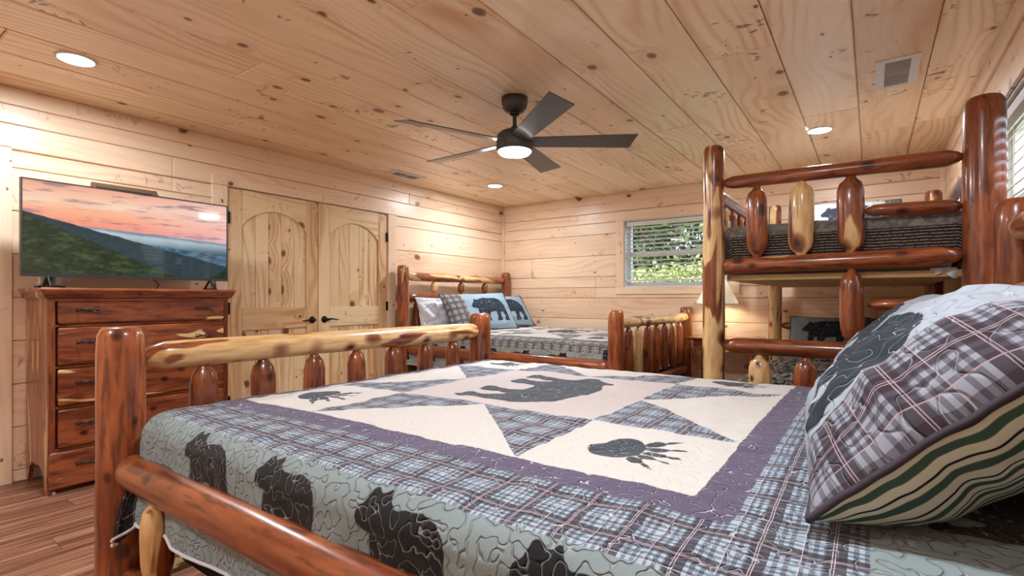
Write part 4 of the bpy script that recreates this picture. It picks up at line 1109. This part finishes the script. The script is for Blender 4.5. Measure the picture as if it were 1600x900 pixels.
# ------------------------------------------------------------------ television
def tv_mat():
    n = N('tv_landscape'); uv = n.attr('cloth', 'Vector'); x, y, z = n.sep(uv)   # x 0..1 left-right, y 0..1 up
    c1 = n.noise(n.vmul(uv, (2.2, 7, 1)), 2.0, 4, .55); c2 = n.noise(n.vadd(n.vmul(uv, (1.4, 5, 1)), (4, 2, 0)), 1.6, 3)
    skyc = n.ramp(y, [(.42, srgb(120, 150, 170)), (.50, srgb(206, 170, 172)), (.56, srgb(250, 152, 126)), (.68, srgb(252, 176, 140)), (.85, srgb(250, 206, 176)), (1, srgb(240, 170, 140))])
    skyc = n.mix(n.mul(n.step(x, .3, 1), .4), skyc, srgb(236, 206, 214))
    skyc = n.mix(n.mul(n.step(c1, .52, .66), .8), skyc, srgb(150, 118, 136))
    skyc = n.mix(n.mul(n.step(c2, .56, .7), .5), skyc, srgb(255, 232, 206))
    def ridge(h, amp, scale, seed):
        nn = n.noise(n.comb(n.mul(x, scale), seed, 0.), 1.0, 3, .6)
        return n.sub(n.add(h, n.mul(n.sub(nn, .5), amp)), y)    # >0 inside the hill
    h0 = n.sub(.585, n.mul(x, .10))
    col = n.mix(n.step(ridge(h0, .05, 7, 1.), -.004, .02), skyc, srgb(120, 140, 160))
    mist = n.mix(n.step(y, .30, .52), srgb(58, 92, 112), srgb(188, 204, 212))
    col = n.mix(n.step(ridge(n.sub(.56, n.mul(x, .10)), .07, 5, 3.), -.01, .03), col, mist)
    h1 = n.sub(.53, n.mul(n.m_('POWER', x, 1.0), .20))
    col = n.mix(n.step(ridge(n.sub(h1, .02), .05, 9, 5.), -.004, .01), col, n.mix(n.step(n.noise(n.vmul(uv, (6, 14, 1)), 3.0, 2), .4, .6), srgb(54, 84, 104), srgb(92, 124, 142)))
    h2 = n.sub(.665, n.mul(x, .50))
    col = n.mix(n.step(ridge(h2, .035, 14, 7.), -.003, .008), col, n.mix(n.noise(n.vmul(uv, (20, 20, 1)), 1.5, 3), srgb(26, 44, 54), srgb(58, 78, 84)))
    h3 = n.sub(.66, n.m_('POWER', n.mul(x, 1.02), .9))
    h3 = n.m_('MAXIMUM', n.sub(.64, n.mul(x, .90)), n.sub(n.mul(x, 1.3), 1.16))
    leaf = n.add(n.mul(n.noise(n.vmul(uv, (11, 12, 1)), 2.0, 4, .7), .6), n.mul(n.noise(n.vmul(uv, (5, 5, 1)), 1.6, 2), .4))
    gr = n.ramp(leaf, [(.3, srgb(14, 24, 18)), (.5, srgb(38, 54, 34)), (.62, srgb(70, 88, 54)), (.75, srgb(96, 112, 72))])
    col = n.mix(n.step(ridge(h3, .10, 16, 9.), -.003, .006), col, gr)
    n.put(n.b.inputs['Emission Color'], col); n.b.inputs['Emission Strength'].default_value = .80
    return n.done((.005, .005, .006, 1), .05, spec=.4)
M['tv_screen'] = tv_mat()
TVX = -4.00
ty0, ty1 = .755, 1.905
tz0, tz1 = 1.268, 1.838
tv = thing('television', 'flat screen television showing a mountain sunset on the dresser', 'television', (TVX, (ty0+ty1)/2, DH+.001), PI/2)
TW = ty1-ty0; TH = tz1-tz0; zc = (tz0+tz1)/2-DH-.001
fr = [boxvf((-TW/2+.004, -.0, zc), (.008, .035, TH)), boxvf((TW/2-.004, 0, zc), (.008, .035, TH)), boxvf((0, 0, zc+TH/2-.004), (TW-.016, .035, .008)), boxvf((0, 0, zc-TH/2+.010), (TW-.016, .035, .020))]
link('bezel', mesh('bezel', *joined(fr)), M['tvframe'], tv)
link('back_cover', mesh('back_cover', *joined([boxvf((0, .012, zc), (TW-.017, .012, TH-.017)), boxvf((0, .035, zc-.10), (TW*.6, .05, TH*.55))])), M['black'], tv)
vs = [(-TW/2+.008, -.010, zc-TH/2+.02), (TW/2-.008, -.010, zc-TH/2+.02), (TW/2-.008, -.010, zc+TH/2-.008), (-TW/2+.008, -.010, zc+TH/2-.008)]
me = mesh('screen', vs, [(0, 1, 2, 3)]); set_attr(me, 'cloth', np.array([[0, 0, 0], [1, 0, 0], [1, 1, 0], [0, 1, 0]]), 'FLOAT_VECTOR')
link('screen', me, M['tv_screen'], tv)
for s in (-1, 1):
    xx = s*(TW/2-.12)
    pts = [tube([(xx, .0, .075), (xx-.0, -.075, .006)], [.008, .008], 8), tube([(xx, .0, .075), (xx, .085, .006)], [.008, .008], 8), tube([(xx, -.10, .006), (xx, .11, .006)], [.006, .006], 8), tube([(xx, -.09, .006), (xx+.03, 0, .07)], .006, 8)]
    link('foot', mesh('foot', *joined(pts)), M['black'], tv)
# things behind the television
pf = thing('picture_frame', 'brown wooden picture frame on the wall behind the television', 'picture frame', (XL+.004, 1.36, 1.42), PI/2)
FW, FH = .385, .508; bw = .030
for (cx_, cz_, sx_, sz_, g) in ((-FW/2+bw/2, FH/2, bw, FH, 'z'), (FW/2-bw/2, FH/2, bw, FH, 'z'), (0, FH-bw/2, FW-2*bw, bw, 'x'), (0, bw/2, FW-2*bw, bw, 'x')):
    board('frame_side', pf, M['frame_brown'], (cx_, -.012, cz_), (sx_, .022, sz_), g)
link('print', mesh('print', *boxvf((0, -.006, FH/2), (FW-2*bw, .004, FH-2*bw))), M['paper'], pf)
pl_ = thing('outlet_plate', 'white outlet plate on the wall just above the dresser top', 'outlet', (XL+.001, 1.035, 1.235), PI/2)
link('plate', mesh('plate', *boxvf((0, -.003, .055), (.075, .006, .115))), M['white'], pl_)
for z_ in (.032, .078): link('socket', mesh('socket', *joined([boxvf((0, -.0066, z_), (.034, .002, .028)), boxvf((-.006, -.0078, z_+.003), (.003, .001, .010)), boxvf((.006, -.0078, z_+.003), (.003, .001, .010))])), M['vinyl'], pl_)
sb = thing('desk_ornament', 'small black and white ornament behind the left foot of the television', 'ornament', (-4.20, .93, DH+.001))
link('base', mesh('base', *boxvf((0, 0, .008), (.09, .13, .016))), M['black'], sb)
for k in range(3):
    v, f = lathe([(.014, .016), (.018, .03), (.012, .05), (.017, .065), (.004, .078)], 12); link('figure', mesh('figure', [(p[0], p[1]+(-.04+.04*k), p[2]) for p in v], f, True), M['white'] if k != 1 else M['black'], sb)
v, f = tube([(XL+.04, 1.50, DH+.09), (XL+.12, 1.50, DH+.07), (-4.07, 1.48, DH+.035), (-4.09, 1.47, DH+.006)], .004, 7)
tag(link('power_cord', mesh('cord', v, f, True), M['black']), 'black cord dropping behind the television onto the dresser', 'cord')

# ------------------------------------------------------------------ nightstand, lamp
ns = thing('nightstand', 'small cedar nightstand between the far bed and the bunk bed', 'nightstand', (-1.215, 5.60, 0))
board('top', ns, M['cedar_board'], (-.02, -.02, .725), (.69, .50, .022), 'x', .005)
board('apron', ns, M['cedar_board'], (-.02, .18, .655), (.56, .02, .115), 'x')
for s in (-1, 1): board('apron', ns, M['cedar_board'], (-.02+s*.27, -.02, .655), (.02, .38, .115), 'y')
dw = board('drawer', ns, M['cedar_board'], (-.02, -.222, .655), (.54, .02, .11), 'x', .004)
tv_, tf_ = twig(99); link('handle', mesh('handle', tv_, tf_, True), M['black'], dw, Matrix.Translation((0, -.01, 0)))
for sx_ in (-1, 1):
    for sy_ in (-1, 1): board('leg', ns, M['cedar_board'], (-.02+sx_*.27, -.02+sy_*.19, .2985), (.045, .045, .597), 'z')
board('shelf', ns, M['cedar_board'], (-.02, -.02, .18), (.50, .34, .018), 'x')
lp = thing('table_lamp', 'table lamp with a cream laced shade on the nightstand', 'lamp', (-1.325, 5.60, .7375))
v, f = lathe([(.075, 0), (.075, .012), (.03, .02), (.022, .05), (.05, .10), (.055, .15), (.03, .22), (.014, .26), (.012, .33)], 24); link('lamp_base', mesh('lamp_base', v, f, True), M['nailhead'], lp)
rb, rt, zb_, zt_ = .215, .085, .335, .60
v, f = lathe([(rb, zb_), (rt, zt_)], 32); link('lamp_shade', mesh('shade', v, f[:-2], True), M['shade'], lp)
ls = []
for zq, rq, nq in ((zb_+.006, rb, 40), (zt_-.005, rt, 16)):
    ls.append(tube([(rq*math.cos(2*PI*i/24), rq*math.sin(2*PI*i/24), zq) for i in range(25)], .003, 5))
    for i in range(nq):
        a_ = 2*PI*i/nq; ls.append(tube([((rq+.001)*math.cos(a_), (rq+.001)*math.sin(a_), zq), ((rq-.006)*math.cos(a_+.03), (rq-.006)*math.sin(a_+.03), zq+.016*(1 if zq < .5 else -1))], .002, 4))
link('lacing', mesh('lacing', *joined(ls)), M['black'], lp)
L = bpy.data.lights.new('lamp_bulb', 'POINT'); L.energy = 5; L.shadow_soft_size = .04; L.color = (1, .93, .80)
lo = bpy.data.objects.new('lamp_bulb', L); C.objects.link(lo); lo.location = (-1.325, 5.60, .7375+.45)

# ------------------------------------------------------------------ outdoors
g = slab('ground', (0, 14, -.45), (60, 60, .1), M['ground'])
def leaf_cloud(n, c, r, size, seed):
    rg = np.random.default_rng(seed); d = rg.normal(size=(n, 3)); d /= np.linalg.norm(d, axis=1)[:, None]
    rad = rg.uniform(.55, 1, n)**.5; P = np.array(c)+d*rad[:, None]*np.array(r)
    P += (rg.normal(size=(n, 3)))*.08
    a = rg.normal(size=(n, 3)); a /= np.linalg.norm(a, axis=1)[:, None]; b = np.cross(a, rg.normal(size=(n, 3))); b /= np.linalg.norm(b, axis=1)[:, None]
    s = size*rg.uniform(.6, 1.3, n)[:, None]
    V = np.stack([P-a*s, P-b*s*.45, P+a*s, P+b*s*.45], 1).reshape(-1, 3)
    return V, rg.uniform(0, 1, n)
def tree(loc, trunk_h, crowns, leafm, size, label, seed):
    t = thing('tree', label, 'tree', loc)
    log('trunk', t, M['bark'], (0, 0, 0), (.1, .05, trunk_h), .14, .07, lump=.08)
    Vs = []; Ts = []
    for k, (n, c, r) in enumerate(crowns):
        V, T_ = leaf_cloud(n, c, r, size, seed+k); Vs.append(V); Ts.append(T_)
    V = np.concatenate(Vs); Tn = np.concatenate(Ts); nq = len(V)//4
    me = bpy.data.meshes.new('foliage'); me.vertices.add(len(V)); me.vertices.foreach_set('co', V.ravel().astype(np.float32))
    me.loops.add(nq*4); me.loops.foreach_set('vertex_index', np.arange(nq*4, dtype=np.int32))
    me.polygons.add(nq); me.polygons.foreach_set('loop_start', np.arange(0, nq*4, 4, dtype=np.int32)); me.update(calc_edges=True)
    set_attr(me, 'tone', np.repeat(Tn, 4)); f = link('foliage', me, leafm, t); f['kind'] = 'stuff'
rg = random.Random(5)
tree((-3.3, 9.3, -.4), 1.2, [(3000, (rg.uniform(-1.3, 1.3), rg.uniform(-.3, .5), 1.0+rg.uniform(-.2, .9)), (.55, .5, .42)) for _ in range(9)], M['leaf'], .055, 'bright green bush seen low through the back window', 100)
tree((-4.0, 12.2, -.4), 3.5, [(2600, (rg.uniform(-3, 3.2), rg.uniform(-.5, .5), 2.0+rg.uniform(-.6, 3.6)), (1.3, .7, .8)) for _ in range(26)], M['leaf_dark'], .10, 'dark leafy tree filling the top of the back window', 200)
tree((6.5, 4.5, -.4), 3.0, [(1200, (rg.uniform(-.6, 1), rg.uniform(-3, 3), 1.2+rg.uniform(-.6, 3)), (.8, 1.0, .9)) for _ in range(9)], M['leaf'], .10, 'leafy tree outside the right wall window', 300)
